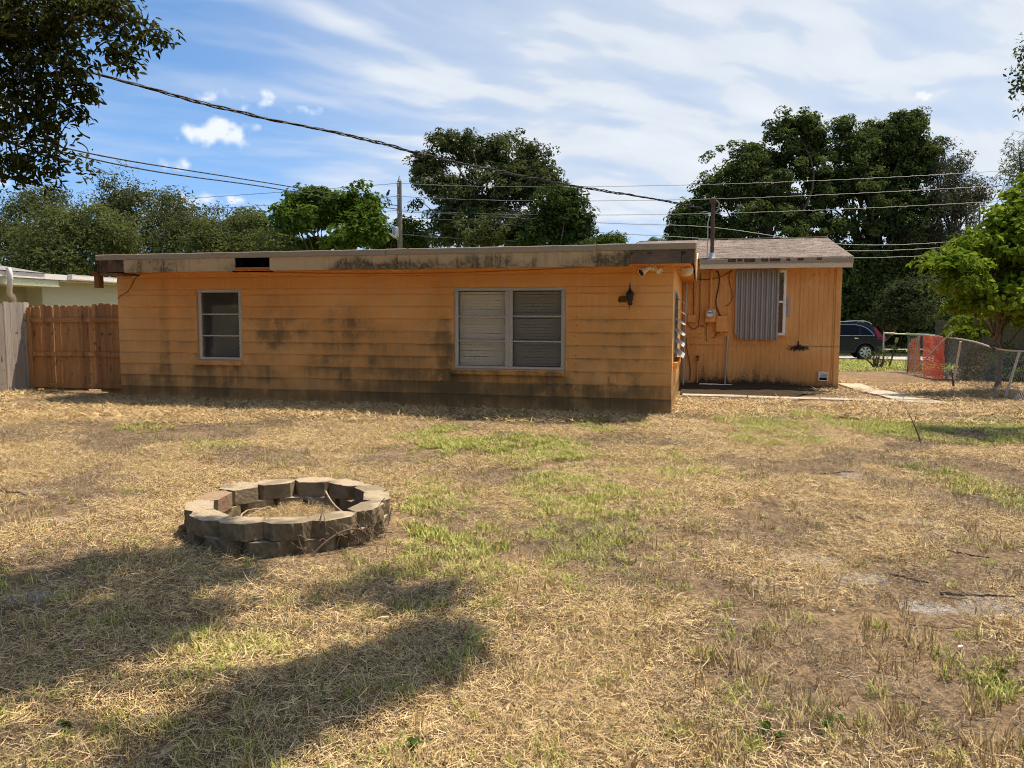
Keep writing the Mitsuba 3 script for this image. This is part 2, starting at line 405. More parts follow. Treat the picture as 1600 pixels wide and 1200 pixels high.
mat('car_glass', (0.004, 0.005, 0.006), 0.12, spec=0.22)
mat('tyre', (0.018, 0.018, 0.018), 0.85)
mat('alloy', (0.62, 0.62, 0.63), 0.35, metal=0.7)
mat('chrome', (0.75, 0.75, 0.77), 0.2, metal=0.9)
mat('tail_red', (0.42, 0.012, 0.02), 0.15, spec=0.6)
for _k, _c in (('net_orange', (0.88, 0.22, 0.04)), ('net_red', (0.76, 0.20, 0.14))):
    scene[_k] = {'type': 'principledthin', 'base_color': {'type': 'rgb', 'value': list(_c)}, 'roughness': 0.5, 'spec_trans': 0.0, 'diff_trans': 1.1 if _k == 'net_orange' else 0.7, 'eta': 1.4}
mat('sign_yellow', (0.72, 0.42, 0.015), 0.5)
mat('sign_orange', (0.55, 0.16, 0.01), 0.5)
mat('charcoal', (0.022, 0.018, 0.016), 0.85)
mat('dead_wood', (0.12, 0.085, 0.06), 0.9)
mat('pale_stick', (0.40, 0.31, 0.20), 0.85)
mat('garage_panel', (0.42, 0.41, 0.37), 0.6)
mat('scrap', (0.48, 0.47, 0.43), 0.6)
mat('feather', (0.02, 0.018, 0.017), 0.7)
scene['pane_glass'] = {'type': 'blendbsdf', 'weight': 0.11, 'clear': {'type': 'thindielectric', 'int_ior': 1.5}, 'grey_reflection': {'type': 'twosided', 'nested': {'type': 'diffuse', 'reflectance': {'type': 'rgb', 'value': [0.42, 0.42, 0.40]}}}}  # diffuse grey coat paints a soft grey reflection into the panes
scene['meter_glass'] = {'type': 'thindielectric', 'int_ior': 1.5}


# ------------------------------------------------------------------ ground
def gh(x, y, fine=True):
    """ground height"""
    x = np.asarray(x, float); y = np.asarray(y, float)
    z = -0.0178 * np.clip(y - 16.5, 0, 19.7)
    lx = (x - HC[0]) * HU[0] + (y - HC[1]) * HU[1]
    z = z + 0.07 * np.clip((-9.6 - lx) / 1.2, 0, 1)
    if fine:
        p = np.stack([x, y, x * 0], -1)
        near = np.clip((34 - y) / 6, 0, 1)
        z = z + near * (0.05 * (meshkit.fbm(p * 1.1, 3, 2) - 0.5) + 0.022 * (meshkit.fbm(p * 6.0, 2, 5) - 0.5))
    return z


def sheet(xs, ys, hole=None):
    X, Y = np.meshgrid(xs, ys); Z = gh(X, Y)
    v = np.stack([X, Y, Z], -1).reshape(-1, 3); w = len(xs)
    i, j = np.meshgrid(np.arange(len(ys) - 1), np.arange(w - 1), indexing='ij'); a = (i * w + j).ravel()
    q = np.stack([a, a + 1, a + w + 1, a + w], 1)
    return v, np.vstack([q[:, [0, 1, 2]], q[:, [0, 2, 3]]])


gx = np.r_[-240, -120, -60, -35, -22, -16, np.arange(-12.5, 14.5, 0.07), 17, 21, 27, 40, 70, 130, 240]
gy = np.r_[-120, -60, -25, -10, -4, -1, np.arange(1.2, 19, 0.07), np.arange(19, 36, 0.25), 38, 42, 50, 70, 110, 180, 330, 600]
struct('ground', sheet(gx, gy), 'ground_soil', smooth=True, label='dry back yard ground strewn with cut straw')


def draped(poly_pts, lift=0.012, step=0.18, thick=0.0):
    """a sheet that lies on the ground"""
    poly = Polygon(poly_pts)
    v2, f2 = trimesh.creation.triangulate_polygon(poly, engine='earcut')
    v3 = np.c_[v2, np.zeros(len(v2))]
    v3, f3 = trimesh.remesh.subdivide_to_size(v3, f2, step)
    v3[:, 2] = gh(v3[:, 0], v3[:, 1]) + lift
    return v3, f3


def hxy(pts):
    return [tuple(hp(x, y, 0)[:2]) for x, y in pts]


# road and far pavement
rd = [(-70, 25.2), (70, 25.2), (70, 31.0), (-70, 31.0)]
v = np.array([hp(x, y, 0) for x in np.linspace(-70, 70, 60) for y in np.linspace(25.2, 31.0, 5)])
v[:, 2] = gh(v[:, 0], v[:, 1]) + 0.035
i, j = np.meshgrid(np.arange(59), np.arange(4), indexing='ij'); a = (i * 5 + j).ravel()
struct('road', (v, np.vstack([np.stack([a, a + 1, a + 6], 1), np.stack([a, a + 6, a + 5], 1)])), 'road_grit', label='sunlit pale street beyond the side yard')

# concrete walk: slabs, each a piece
wk = struct('walkway', draped(hxy([(0.09, 3.0), (0.35, 3.0), (0.35, 3.2), (0.09, 3.2)]), 0.01), 'concrete', label='weathered concrete walk around the back of the house')
slabs = [[(0.10, 3.02), (1.28, 3.0), (1.30, 3.37), (0.10, 3.38)], [(1.30, 3.0), (2.55, 2.97), (2.57, 3.30), (1.32, 3.37)], [(2.57, 2.97), (3.75, 2.84), (3.86, 3.25), (2.60, 3.30)],
         [(3.77, 2.84), (4.60, 2.62), (4.72, 2.82), (4.55, 3.25), (3.88, 3.25)], [(3.82, 3.29), (4.53, 3.28), (4.36, 4.25), (3.75, 4.2)], [(3.74, 4.23), (4.35, 4.28), (4.12, 5.3), (3.60, 5.2)], [(3.59, 5.23), (4.1, 5.33), (4.0, 7.0), (3.5, 7.0)]]
for k, s in enumerate(slabs):
    d = draped(hxy(s), 0.035, 0.12)
    top = d[0]; edge = Polygon(hxy(s)); m = extrude(edge, 0.06); m = (m[0] + np.array([0, 0, float(np.mean(top[:, 2])) - 0.06]), m[1])
    part(wk, 'slab', m, 'concrete')
# ------------------------------------------------------------------ house
house = thing('house', 'orange single storey block house with flat front roof and shingled gable wing behind', 'house')
ZJ = [2.173, 1.970, 1.868] + [1.868 - 0.2032 * k for k in range(1, 10)]
TOPS = [2.315] + ZJ; BOTS = ZJ + [-0.12]
WL = (-8.20, -7.325, 0.735, 1.966); WR = (-3.468, -1.645, 0.66, 1.966)
LEN = 9.82
wall_key = f'{house}__wall'
# backing wall with openings (one mesh), the courses are pieces of it
back = [bx(-LEN, WL[0], .012, .2, -.15, 2.3), bx(WL[0], WL[1], .012, .2, -.15, WL[2]), bx(WL[0], WL[1], .012, .2, WL[3], 2.3), bx(WL[1], WR[0], .012, .2, -.15, 2.3),
        bx(WR[0], WR[1], .012, .2, -.15, WR[2]), bx(WR[0], WR[1], .012, .2, WR[3], 2.3), bx(WR[1], -0.2, .012, .2, -.15, 2.3)]
# side wall to the east with a jalousie opening, the other walls, floor
JW = (0.55, 2.35, 0.80, 1.93)
back += [bx(-.2, -.003, .012, JW[0], -.15, 2.3), bx(-.2, -.003, JW[0], JW[1], -.15, JW[2]), bx(-.2, -.003, JW[0], JW[1], JW[3], 2.3), bx(-.2, -.003, JW[1], 5.64, -.15, 2.3), bx(-LEN, -LEN + .2, .2, 5.64, -.15, 2.3), bx(-LEN, 0, 5.5, 5.64, -.15, 2.3)]
part(house, 'wall', H(cat(back)), 'wall_paint')
rng = np.random.default_rng(3)
for k, (zt, zb) in enumerate(zip(TOPS, BOTS)):
    holes = []
    for W in (WL, WR):
        if zb < W[3] - 0.02 and zt > W[2] + 0.02: holes.append((W[0] - 0.004, W[1] + 0.004))
    x = -LEN; spans = []
    for a, b in holes:
        spans.append((x, a)); x = b
    spans.append((x, 0.0))
    if abs(zt - 0.6488) < 0.01 and not holes:                 # filled-in blocks under the wide window sill
        cuts = [-3.50, -3.17, -2.74, -2.35, -2.12, -1.655]
        spans = [(-LEN, cuts[0])] + list(zip(cuts[:-1], cuts[1:])) + [(cuts[-1], 0.0)]
    for a, b in spans:
        j = rng.uniform(-0.0025, 0.0025); s = (0.009 if -3.51 < a and b < -1.6 else 0.0)
        top = 0.572 if s else zt - 0.0055
        part(wall_key, 'course', H(bx(a + (0.003 if a > -LEN else 0), b - (0.003 if b < 0 else -0.001), j + s, 0.05, zb + 0.0055, top, 0.005)), 'wall_paint')
# window frames ----------------------------------------------------------------
def window(W, units, blinds, label):
    w = f'{house}__window' if f'{house}__window__frame' not in scene else f'{house}__window_001'
    labels[w] = {'label': label}
    x0, x1, z0, z1 = W; y0, y1 = 0.035, 0.085; t = 0.05
    fr = [bx(x0 + .002, x1 - .002, y0 - .02, y1, z1 - 0.055, z1 - .002, .004), bx(x0 + .002, x0 + .002 + t, y0, y1, z0 + .05, z1 - .056, .004), bx(x1 - t - .002, x1 - .002, y0, y1, z0 + .05, z1 - .056, .004), bx(x0 + .002, x1 - .002, y0 - .006, y1, z0 + .002, z0 + .049, .004)]
    spans = []
    n = units; iw = (x1 - x0 - 2 * t - 0.085 * (n - 1)) / n
    for k in range(n):
        a = x0 + t + k * (iw + 0.085); spans.append((a, a + iw))
        if k: fr += [bx(a - 0.084, a - 0.047, y0 - .004, y1, z0 + .05, z1 - .056, .004), bx(a - 0.038, a - 0.001, y0 - .004, y1, z0 + .05, z1 - .056, .004), bx(a - .05, a - .036, y0 + .012, y1, z0 + .05, z1 - .056)]
    hz = (z1 - .056 - z0 - .05) / 3
    for a, b in spans:
        for q in (1, 2):
            zz = z0 + .05 + hz * q
            fr.append(bx(a + .001, b - .001, y0 - .008, y0 + .022, zz - .011, zz + .011, .003))
        fr += [bx(a + .001, a + .018, y0 + .006, y0 + .03, z0 + .051, z1 - .058), bx(b - .018, b - .001, y0 + .006, y0 + .03, z0 + .051, z1 - .058)]
    part(w, 'frame', H(cat(fr)), 'aluminium')
    for a, b in spans:
        for q in range(3):
            zz = z0 + .05 + hz * q; tilt = 0.006 * (q - 1)
            part(w, 'pane', H((np.array([[a + .018, y0 + .016 + tilt, zz + .01], [b - .018, y0 + .016 + tilt, zz + .01], [b - .018, y0 + .018, zz + hz - .01], [a + .018, y0 + .018, zz + hz - .01]]), np.array([[0, 1, 2], [0, 2, 3]]))), 'pane_glass')
    return w, spans


w1, sp = window(WL, 1, False, 'narrow aluminium awning window of three dark panes')
part(w1, 'sill', H(bx(WL[0] - .10, WL[1] - .01, -.05, .03, WL[2] - .095, WL[2] - .001, .01)), 'wall_paint')
part(w1, 'curtain', H((lambda xs: (np.array([[x, .34 + .02 * math.sin(x * 60) + .012 * math.sin(x * 131), z] for x in xs for z in (.76, 1.70)]), np.array([[2 * i, 2 * i + 2, 2 * i + 3] for i in range(len(xs) - 1)] + [[2 * i, 2 * i + 3, 2 * i + 1] for i in range(len(xs) - 1)])))(np.linspace(-8.15, -7.36, 90))), 'curtain_cloth')
w2, sp = window(WR, 2, True, 'wide aluminium awning window of six panes with slatted blinds')
part(w2, 'sill', H(bx(WR[0] - .035, WR[1] - .012, -.055, .03, WR[2] - .088, WR[2] - .001, .01)), 'wall_paint')
for k, (a, b) in enumerate(sp):
    sl = []
    z = WR[3] - .09
    while z > WR[2] + .07:
        tl = rng.uniform(-.004, .004); sag = 0.02 * max(0, (0.95 - z)) * (k == 0)
        v, f = bx(a + .015, b - .015, -.001, .001, -.0225, .0225)
        v = v.copy(); an = math.radians(18 if k == 0 else 30) + tl * 3; y = v[:, 1] * math.cos(an) - v[:, 2] * math.sin(an); zz = v[:, 1] * math.sin(an) + v[:, 2] * math.cos(an)
        v[:, 1] = y + .135; v[:, 2] = zz + z + tl - sag * (v[:, 0] < (a + b) / 2)
        sl.append((v, f)); z -= 0.0475
    sl += [tube(np.array([[x, .135, WR[2] + .08], [x, .135, WR[3] - .07]]), .0025, 4) for x in (a + .12, b - .12)]
    part(w2, 'blind', H(cat(sl)), 'blind' if k == 0 else 'dim_blind', kind='stuff', label='pale closed slatted blind' if k == 0 else 'darker slatted blind')
# dim room behind
part(house, 'interior', H(cat([bx(-LEN + .2, -.2, 1.6, 1.65, -.1, 2.28), bx(-LEN + .2, -.2, .2, 1.6, -.12, -.1)])), 'dark_room')
# bolt holes beside the windows
bolts = []
for x in (-3.66, -1.47):
    for z in (1.93, 1.80, 1.66, 1.5, 1.37, 1.2, 1.05, .9, .76):
        bolts.append(H(bx(x - .007 + rng.uniform(-.012, .012), x + .009, -.005, .02, z - .008, z + .008, .003)))
part(house, 'anchor_bolt', cat(bolts), 'rust_wood', kind='stuff', label='rusty shutter bolts in the block wall')

# flat roof, soffit, fascia ------------------------------------------------------
RX0, RX1, RY0 = -LEN + .075, 0.30, -0.55
part(house, 'roof', H(cat([bx(RX0, RX1 - .02, RY0 + .03, 5.62, 2.462, 2.535), bx(RX0 + .02, RX1 - .04, RY0 + .42, 5.62, 2.30, 2.46)])), 'flat_roofing', label='low flat roof')
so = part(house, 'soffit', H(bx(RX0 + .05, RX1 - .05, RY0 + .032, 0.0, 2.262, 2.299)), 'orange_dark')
fz = f'{house}__fascia'
cuts = [(-9.20, -7.06), (-6.42, -4.2), (-4.195, -2.62), (-2.615, -0.62)]
for a, b in cuts:
    part(house, 'fascia', H(bx(a, b, RY0, RY0 + .028, 2.236 + rng.uniform(-.004, .004), 2.462, .003)), 'fascia_paint')
part(house, 'fascia', H(bx(-0.617, RX1, RY0 + .002, RY0 + .028, 2.262, 2.468, .003)), 'old_board', label='bare dark end board of the fascia')
part(house, 'fascia', H(bx(RX0 + .03, -9.205, RY0 + .008, RY0 + .03, 2.25, 2.46, .003)), 'rotten_wood', label='rotten left end board of the fascia')
part(house, 'rafter', H(cat([bx(-7.0, -6.96, RY0 + .05, 0, 2.3, 2.42), bx(-6.6, -6.56, RY0 + .05, 0, 2.3, 2.42), bx(-7.10, -6.38, RY0 - .02, RY0 + .05, 2.222, 2.234), bx(-7.06, -6.42, RY0 + .2, RY0 + .22, 2.3, 2.46)])), 'black_fill', label='fascia hole with rafters and a backing sheet coloured black for its shade')  # black sheet and blackened rafters paint the shade inside the hole
part(house, 'roof_edge', H(cat([bx(RX0 - .01, -4.4, RY0 - .02, RY0 + .02, 2.452, 2.545, .008), bx(-4.395, -1.1, RY0 - .02, RY0 + .02, 2.455, 2.548, .008), bx(-1.095, RX1 + .012, RY0 - .02, RY0 + .02, 2.462, 2.556, .008)])), 'drip_edge', label='grey drip edge along the flat roof')
part(house, 'side_fascia', H(cat([bx(RX1 - .0, RX1 + .02, RY0 + .03, 5.0, 2.27, 2.47), bx(RX1 + .0, RX1 + .025, RY0 + .03, 5.0, 2.472, 2.55)])), 'fascia_paint')
part(house, 'side_fascia', H(cat([bx(RX0 - .02, RX0, RY0 + .03, 5.0, 2.26, 2.535)])), 'rotten_wood')
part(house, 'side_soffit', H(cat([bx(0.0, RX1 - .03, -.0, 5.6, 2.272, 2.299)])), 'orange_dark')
# rotten beam end under the left corner
part(house, 'beam_end', H(cat([bx(-9.93, -9.83, -.42, -.30, 1.99, 2.24, .006), bx(RX0 + .02, -9.25, RY0 + .04, -.1, 2.20, 2.235), bx(-9.95, -9.80, -.46, .0, 2.225, 2.26)])), 'rust_wood', label='broken rusty beam end hanging under the left roof corner')
# loose trim strip along the wall top, sagging
P = curve([hp(-9.5, -.012, 2.245), hp(-7.4, -.012, 2.262), hp(-5.2, -.014, 2.205), hp(-3.6, -.013, 2.20), hp(-2.0, -.012, 2.235), hp(-0.4, -.012, 2.285)], 60)
part(house, 'loose_cable', tube(P, .006, 5), 'orange_dark')

# east wall jalousie, sill ---------------------------------------------------
jw = f'{house}__jalousie_window'; labels[jw] = {'label': 'open slatted window on the sunny end wall'}
part(jw, 'frame', H(cat([bx(-.06, .012, JW[0], JW[0] + .03, JW[2], JW[3]), bx(-.06, .012, JW[1] - .03, JW[1], JW[2], JW[3]), bx(-.06, .012, JW[0] + .03, JW[1] - .03, JW[3] - .03, JW[3]), bx(-.06, .012, 1.43, 1.46, JW[2], JW[3] - .03)])), 'aluminium')
for k in range(6):
    z = JW[3] - .12 - k * .175; an = math.radians(38); L = .19
    vv = np.array([[0.0, JW[0] + .035, z + .03], [0.0, JW[1] - .035, z + .03], [L * math.cos(an), JW[1] - .035, z + .03 - L * math.sin(an)], [L * math.cos(an), JW[0] + .035, z + .03 - L * math.sin(an)]])
    vv = np.vstack([vv, vv + np.array([.004, 0, .006])])
    part(jw, 'slat', H((vv, np.array([[0, 1, 2], [0, 2, 3], [4, 6, 5], [4, 7, 6], [0, 4, 5], [0, 5, 1], [3, 2, 6], [3, 6, 7], [0, 3, 7], [0, 7, 4], [1, 5, 6], [1, 6, 2]]))), 'galvanised')
part(jw, 'sill', H(bx(-.02, .075, JW[0] - .10, JW[1] + .1, JW[2] - .11, JW[2] - .002, .01)), 'orange_flat')

# gable wing ---------------------------------------------------------------------
SY = 5.646; GX0, GX1 = 0.0, 3.28
gw = f'{house}__gable_wall'
part(house, 'gable_wall', H(cat([bx(GX0 - .3, 1.16, SY + .02, SY + .15, -.2, 2.72), bx(2.18, GX1 - .02, SY + .02, SY + .15, -.2, 2.72), bx(1.16, 2.18, SY + .02, SY + .15, -.2, 1.14), bx(1.16, 2.18, SY + .02, SY + .15, 2.54, 2.72), bx(GX1 - .15, GX1 - .012, SY + .15, 11.8, -.2, 2.72), bx(GX0, GX1, 11.7, 11.8, -.2, 2.72),
                             (lambda q: (q, np.array([[0, 1, 2], [3, 5, 4]])))(np.array([[GX1 - .02, SY + .1, 2.72], [GX1 - .02, 11.7, 2.72], [GX1 - .02, 8.75, 3.52], [GX1 - .10, SY + .1, 2.72], [GX1 - .10, 11.7, 2.72], [GX1 - .10, 8.75, 3.52]]))])), 'siding_paint')


def grooved(x0, x1, z0, z1, pitch=.10, y0=0.0, depth=.006):
    """a sheet of vertically grooved siding"""
    prof = [(x0, y0 + .02), (x0, y0)]; x = x0 + pitch * .6
    while x < x1 - .02:
        prof += [(x, y0), (x + .003, y0 + depth), (x + .007, y0 + depth), (x + .010, y0)]; x += pitch
    prof += [(x1, y0), (x1, y0 + .02)]
    pr = np.array(prof); n = len(pr)
    v = np.vstack([np.c_[pr[:, 0], pr[:, 1] + SY, np.full(n, z0)], np.c_[pr[:, 0], pr[:, 1] + SY, np.full(n, z1)]])
    i = np.arange(n - 1); f = np.vstack([np.stack([i, i + 1, i + n + 1], 1), np.stack([i, i + n + 1, i + n], 1)])
    cap = [[k, k + 1] for k in range(n - 1)]
    return v, f


for a, b, z0, z1 in [(0.03, 1.155, 1.105, 2.72), (1.158, 2.185, 1.105, 1.135), (2.188, 2.470, 1.105, 2.72), (1.158, 2.185, 2.545, 2.72), (0.03, 2.470, 0.915, 1.098), (0.03, 2.470, .045, .908), (2.476, 3.135, .915, 2.72), (2.476, 3.135, .02, .908), (3.142, 3.28, .915, 2.72), (3.142, 3.28, -.02, .908)]:
    part(gw, 'panel', H(grooved(a, b, z0, z1, .10)), 'siding_paint')
part(gw, 'trim', H(cat([bx(0.03, 2.25, SY - .016, SY - .001, 1.083, 1.112, .003), bx(0.10, 1.02, SY - .014, SY - .001, 1.16, 1.185, .003), bx(0.985, 1.005, SY - .012, SY - .001, 1.19, 2.5, .003), bx(.05, .9, SY - .012, SY - .001, .93, .945, .003)])), 'siding_paint')
part(gw, 'trim', H(bx(GX1 - .10, GX1 + .012, SY - .022, SY - .003, -.02, 2.70, .004)), 'siding_paint')
part(gw, 'trim', H(bx(GX1 - .0, GX1 + .012, SY - .002, SY + .12, -.02, 2.70, .004)), 'siding_paint')
# gable roof: deck plus rows of shingles
EY, EZ, RYD, RZ_ = SY - .42, 2.765, 8.75, 3.515
sl = np.array([0, RYD - EY, RZ_ - EZ]); SLEN = np.linalg.norm(sl); sd = sl / SLEN; sn = np.array([0, -sd[2], sd[1]])
GR0, GR1 = -1.2, 3.43


def slope_box(x0, x1, s0, s1, h0, h1):
    v = []
    for x in (x0, x1):
        for s in (s0, s1):
            for h in (h0, h1):
                v.append(np.array([x, EY, EZ]) + sd * s + sn * h)
    return np.array(v), _BF


part(house, 'gable_roof', H(cat([slope_box(GR0, GR1 - .02, 0.0, SLEN, -.03, 0.0), (lambda q: (q, np.array([[0, 1, 2], [0, 2, 3]])))(np.array([[GR0, RYD, RZ_ + .01], [GR1, RYD, RZ_ + .01], [GR1, 12.2, EZ], [GR0, 12.2, EZ]]))])), 'shingle', label='weathered brown shingle gable roof')
tabs = []
n = int(SLEN / .13)
for r in range(n + 1):
    x = 0.31 - rng.uniform(0, .2)
    while x < GR1 - .01:
        wdt = rng.uniform(.12, .24); x1 = min(x + wdt, GR1)
        if x1 - x > .02:
            h = rng.uniform(.004, .010); s0 = r * .13 - .012 + rng.uniform(-.004, .004)
            v, f = slope_box(max(x, .305), x1 - .004, s0, min(s0 + .15, SLEN), .0, h); tabs.append((v, f))
        x = x1
part(f'{house}__gable_roof', 'shingle', H(cat(tabs)), 'shingle', kind='stuff', label='rows of curled brown shingle tabs')
part(f'{house}__gable_roof', 'ridge_cap', H(bx(0.31, GR1, RYD - .14, RYD + .14, RZ_ - .02, RZ_ + .012, .01)), 'shingle')
part(house, 'gable_fascia', H(cat([bx(0.36, GR1, EY - .02, EY + .005, 2.652, 2.755, .004)])), 'weathered_cream')
part(house, 'peeled_paint', H(cat([bx(0.62 + q, 0.62 + q + w, EY - .0235, EY - .0205, 2.715 - h, 2.752) for q, w, h in ((.33, .16, .03), (.52, .1, .02), (.66, .22, .035), (1.0, .14, .03), (1.18, .2, .028), (1.5, .08, .02), (1.72, .12, .016), (2.1, .1, .012))])), 'rotten_wood', kind='stuff')
part(house, 'gable_fascia', H(cat([bx(0.37, GR1 - .01, EY + .0, EY + .03, 2.55, 2.66, .004)])), 'cream', label='lower cream eave board of the gable wing')
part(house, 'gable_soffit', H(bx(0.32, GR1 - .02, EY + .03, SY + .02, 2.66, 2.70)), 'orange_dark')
part(house, 'barge_board', H(cat([(lambda q: (q, _BF))(np.array([np.array([x, EY, EZ]) + sd * s + sn * h for x in (GR1 - .02, GR1 + .005) for s in (0, SLEN) for h in (-.14, -.002)]))])), 'cream')
part(house, 'barge_board', H(cat([(lambda q: (q, _BF))(np.array([np.array([x, EY - .1, EZ - .03]) + sd * s + sn * h for x in (0.30, .33) for s in (-.12, .9) for h in (-.19, .03)]))])), 'white_paint', label='white peeling end board where the gable roof meets the flat roof')
# gable window with white frame
gwin = f'{house}__gable_window'; labels[gwin] = {'label': 'white framed sash window half hidden by corrugated metal'}
part(gwin, 'frame', H(cat([bx(1.16, 1.225, SY - .03, SY + .05, 1.14, 2.54, .004), bx(2.13, 2.185, SY - .03, SY + .05, 1.14, 2.54, .004), bx(1.226, 2.129, SY - .03, SY + .05, 2.48, 2.54, .004), bx(1.226, 2.129, SY - .03, SY + .05, 1.14, 1.19, .004), bx(1.226, 2.129, SY - .015, SY + .04, 1.83, 1.88, .004)])), 'white_paint')
for z0, z1 in ((1.19, 1.83), (1.88, 2.48)):
    part(gwin, 'pane', H((np.array([[1.225, SY + .01, z0], [2.13, SY + .01, z0], [2.13, SY + .012, z1], [1.225, SY + .012, z1]]), np.array([[0, 1, 2], [0, 2, 3]]))), 'pane_glass')
part(gwin, 'sill', H(bx(1.13, 2.21, SY - .04, SY - .002, 1.113, 1.138, .003)), 'siding_paint')
part(gwin, 'blind', H(cat([bx(1.24, 2.12, SY + .10, SY + .104, z, z + .045) for z in np.arange(1.9, 2.46, .05)])), 'dim_blind', kind='stuff')

# ------------------------------------------------------------------ things fixed to the house
cp = []
xs = np.linspace(1.19, 2.035, 121)
yy = SY - .078 + .032 * np.clip(1.5 * np.sin((xs - 1.19) * 2 * np.pi / .1055), -1, 1)
zt = np.linspace(1.035, 2.545, 2)
v = np.array([[x, y, z] for z in zt for x, y in zip(xs, yy)]); nx = len(xs); i = np.arange(nx - 1)
f = np.vstack([np.stack([i, i + 1, i + nx + 1], 1), np.stack([i, i + nx + 1, i + nx], 1)]); v2 = v + np.array([0, .002, 0])
sp_ = thing('storm_panel', 'grey corrugated metal storm panel covering most of the gable wing window', 'shutter')
part(sp_, 'sheet', H(cat([(v, f), (v2, f)])), 'grey_metal', smooth=40)
part(sp_, 'side_rail', H(bx(1.14, 1.188, SY - .07, SY - .032, 1.15, 2.54, .004)), 'grey_metal')
scr = [H(bx(x - .006, x + .006, SY - .122, SY - .106, 1.062, 1.074)) for x in np.arange(1.22, 2.03, .0611)]
part(sp_, 'screw', cat(scr), 'rust_pipe', kind='stuff')
single('metal_strip', 'short grey perforated metal strip on the siding right of the white window', 'bracket', H(cat([bx(2.20, 2.27, SY - .014, SY - .002, 1.53, 1.955, .003), bx(2.222, 2.232, SY - .03, SY - .014, 1.60, 1.9, .003)])), 'grey_metal')

# power meter, boxes, pipes, cables
em = thing('electric_meter', 'round glass electric meter in an orange painted box on the gable wing', 'meter')
part(em, 'box', H(bx(.505, .735, SY - .12, SY - .014, 1.41, 1.71, .012)), 'orange_flat')
c0 = hp(.615, SY - .12, 1.60); MM = frame(c0, HU, np.array([0, 0, 1.0]), -HN)
part(em, 'ring', xf(lathe([(.082, 0), (.098, 0), (.098, .035), (.082, .04), (.082, 0)], 28), MM), 'grey_metal', smooth=40)
part(em, 'dial', xf(lathe([(0.0001, .012), (.081, .012)], 28), MM), 'white_paint')
part(em, 'dial_plate', xf(bx(-.055, .055, .005, .03, .013, .018), MM), 'black_iron')
part(em, 'glass', xf(lathe([(.081, .036), (.078, .07), (.06, .09), (.0001, .098)], 28), MM), 'meter_glass', smooth=True)
single('breaker_box', 'larger orange breaker box right of the electric meter', 'electrical box', H(cat([bx(.74, .985, SY - .11, SY - .014, 1.20, 1.55, .01), bx(.75, .975, SY - .118, SY - .111, 1.21, 1.54, .006), bx(.84, .89, SY - .125, SY - .10, 1.178, 1.20, .004), bx(.78, .94, SY - .10, SY - .02, 1.165, 1.177)])), 'orange_flat')
single('junction_box', 'small square orange junction box left of the electric meter', 'electrical box', H(cat([bx(.125, .312, SY - .08, SY - .014, 1.405, 1.575, .008), bx(.135, .302, SY - .086, SY - .081, 1.415, 1.565, .005)])), 'orange_flat')
single('conduit', 'orange painted conduit running up from the electric meter to the eave', 'pipe', cat([tube([hp(.62, SY - .05, 1.71), hp(.62, SY - .05, 2.64)], .028, 10), tube([hp(.62, SY - .05, 1.70), hp(.62, SY - .05, 1.75)], .036, 10)]), 'orange_flat', smooth=40)
mk = thing('service_mast', 'rusty service mast with weatherhead rising through the gable roof', 'mast')
mb = hp(.62, EY + .12, 2.80); mt = np.array([mb[0], mb[1], 3.96])
part(mk, 'pipe', tube([mb - np.array([0, 0, .25]), mt], .043, 12), 'rust_pipe', smooth=40)
part(mk, 'pipe', tube([mb + HU * -.10 + [0, 0, -.2], mb + HU * -.10 + [0, 0, .75], mb + HU * -.05 + [0, 0, .95]], .012, 8), 'galvanised', smooth=40)
part(mk, 'flashing', xf(lathe([(.09, -.02), (.07, .02), (.056, .08), (.053, .10)], 16), frame(mb, HU, HN, [0, 0, 1])), 'galvanised', smooth=40)
part(mk, 'weatherhead', cat([xf(lathe([(.055, -.02), (.075, .02), (.07, .08), (.03, .11), (.0001, .115)], 14), frame(mt, HU, HN, [0, 0, 1]))]), 'rust_pipe', smooth=40)
part(mk, 'insulator', cat([xf(lathe([(.0001, -.03), (.03, -.03), (.02, 0), (.03, .03), (.0001, .03)], 10), frame(mt + HU * -.07 - HN * .02 + [0, 0, -.25 + .0], HU, HN, [0, 0, 1]))]), 'white_paint')
lp = []
for k in range(3):
    a0 = mt + [0, 0, .03]; w = .6 + .08 * k
    lp.append(tube(curve([a0, a0 + HU * .12 * w + [0, 0, .0], a0 + HU * .17 * w + [0, 0, -.16], a0 + HU * .04 + [0, 0, -.27 * w - .06], a0 + HU * -.18 + [0, 0, -.36 * w], a0 + HU * -.34 * w - HN * .03 + [0, 0, -.22]], 26), .0065, 5))
part(mk, 'drip_loop', cat(lp), 'bright_wire')
cb = thing('wall_cables', 'loose dark cables strung down the siding around the electric meter', 'cable')
for pts, r in [([(.93 - .2, 2.55), (.745, 2.0), (.745, 1.75), (.80, 1.62), (.84, 1.55)], .011), ([(1.06, 2.55), (1.055, 2.1), (1.05, 1.86), (1.0, 1.80), (.93, 1.77)], .008), ([(.28, 2.5), (.25, 2.2), (.262, 1.8), (.262, 1.58)], .009), ([(.40, 2.5), (.385, 2.2), (.385, 1.5), (.36, 1.32)], .008),
               ([(.06, 2.48), (.32, 2.36), (.62, 2.35), (.86, 2.42), (1.02, 2.52)], .007), ([(.13, 1.42), (.2, 1.30), (.30, 1.27), (.38, 1.32), (.5, 1.31)], .008), ([(.55, 1.40), (.55, 1.05), (.56, .98)], .007), ([(.75, 1.19), (.73, 1.10), (.66, 1.08)], .007), ([(.12, 1.08), (.13, .85), (.2, .5), (.2, .12)], .008)]:
    P = curve([hp(x, SY - .022, z) for x, z in pts], 26); part(cb, 'cable', tube(P, r, 5), 'rust_wood' if r < .01 else 'black_cable')
vp = thing('vent_pipe', 'thin grey plastic pipe standing against the siding with a lying branch', 'pipe')
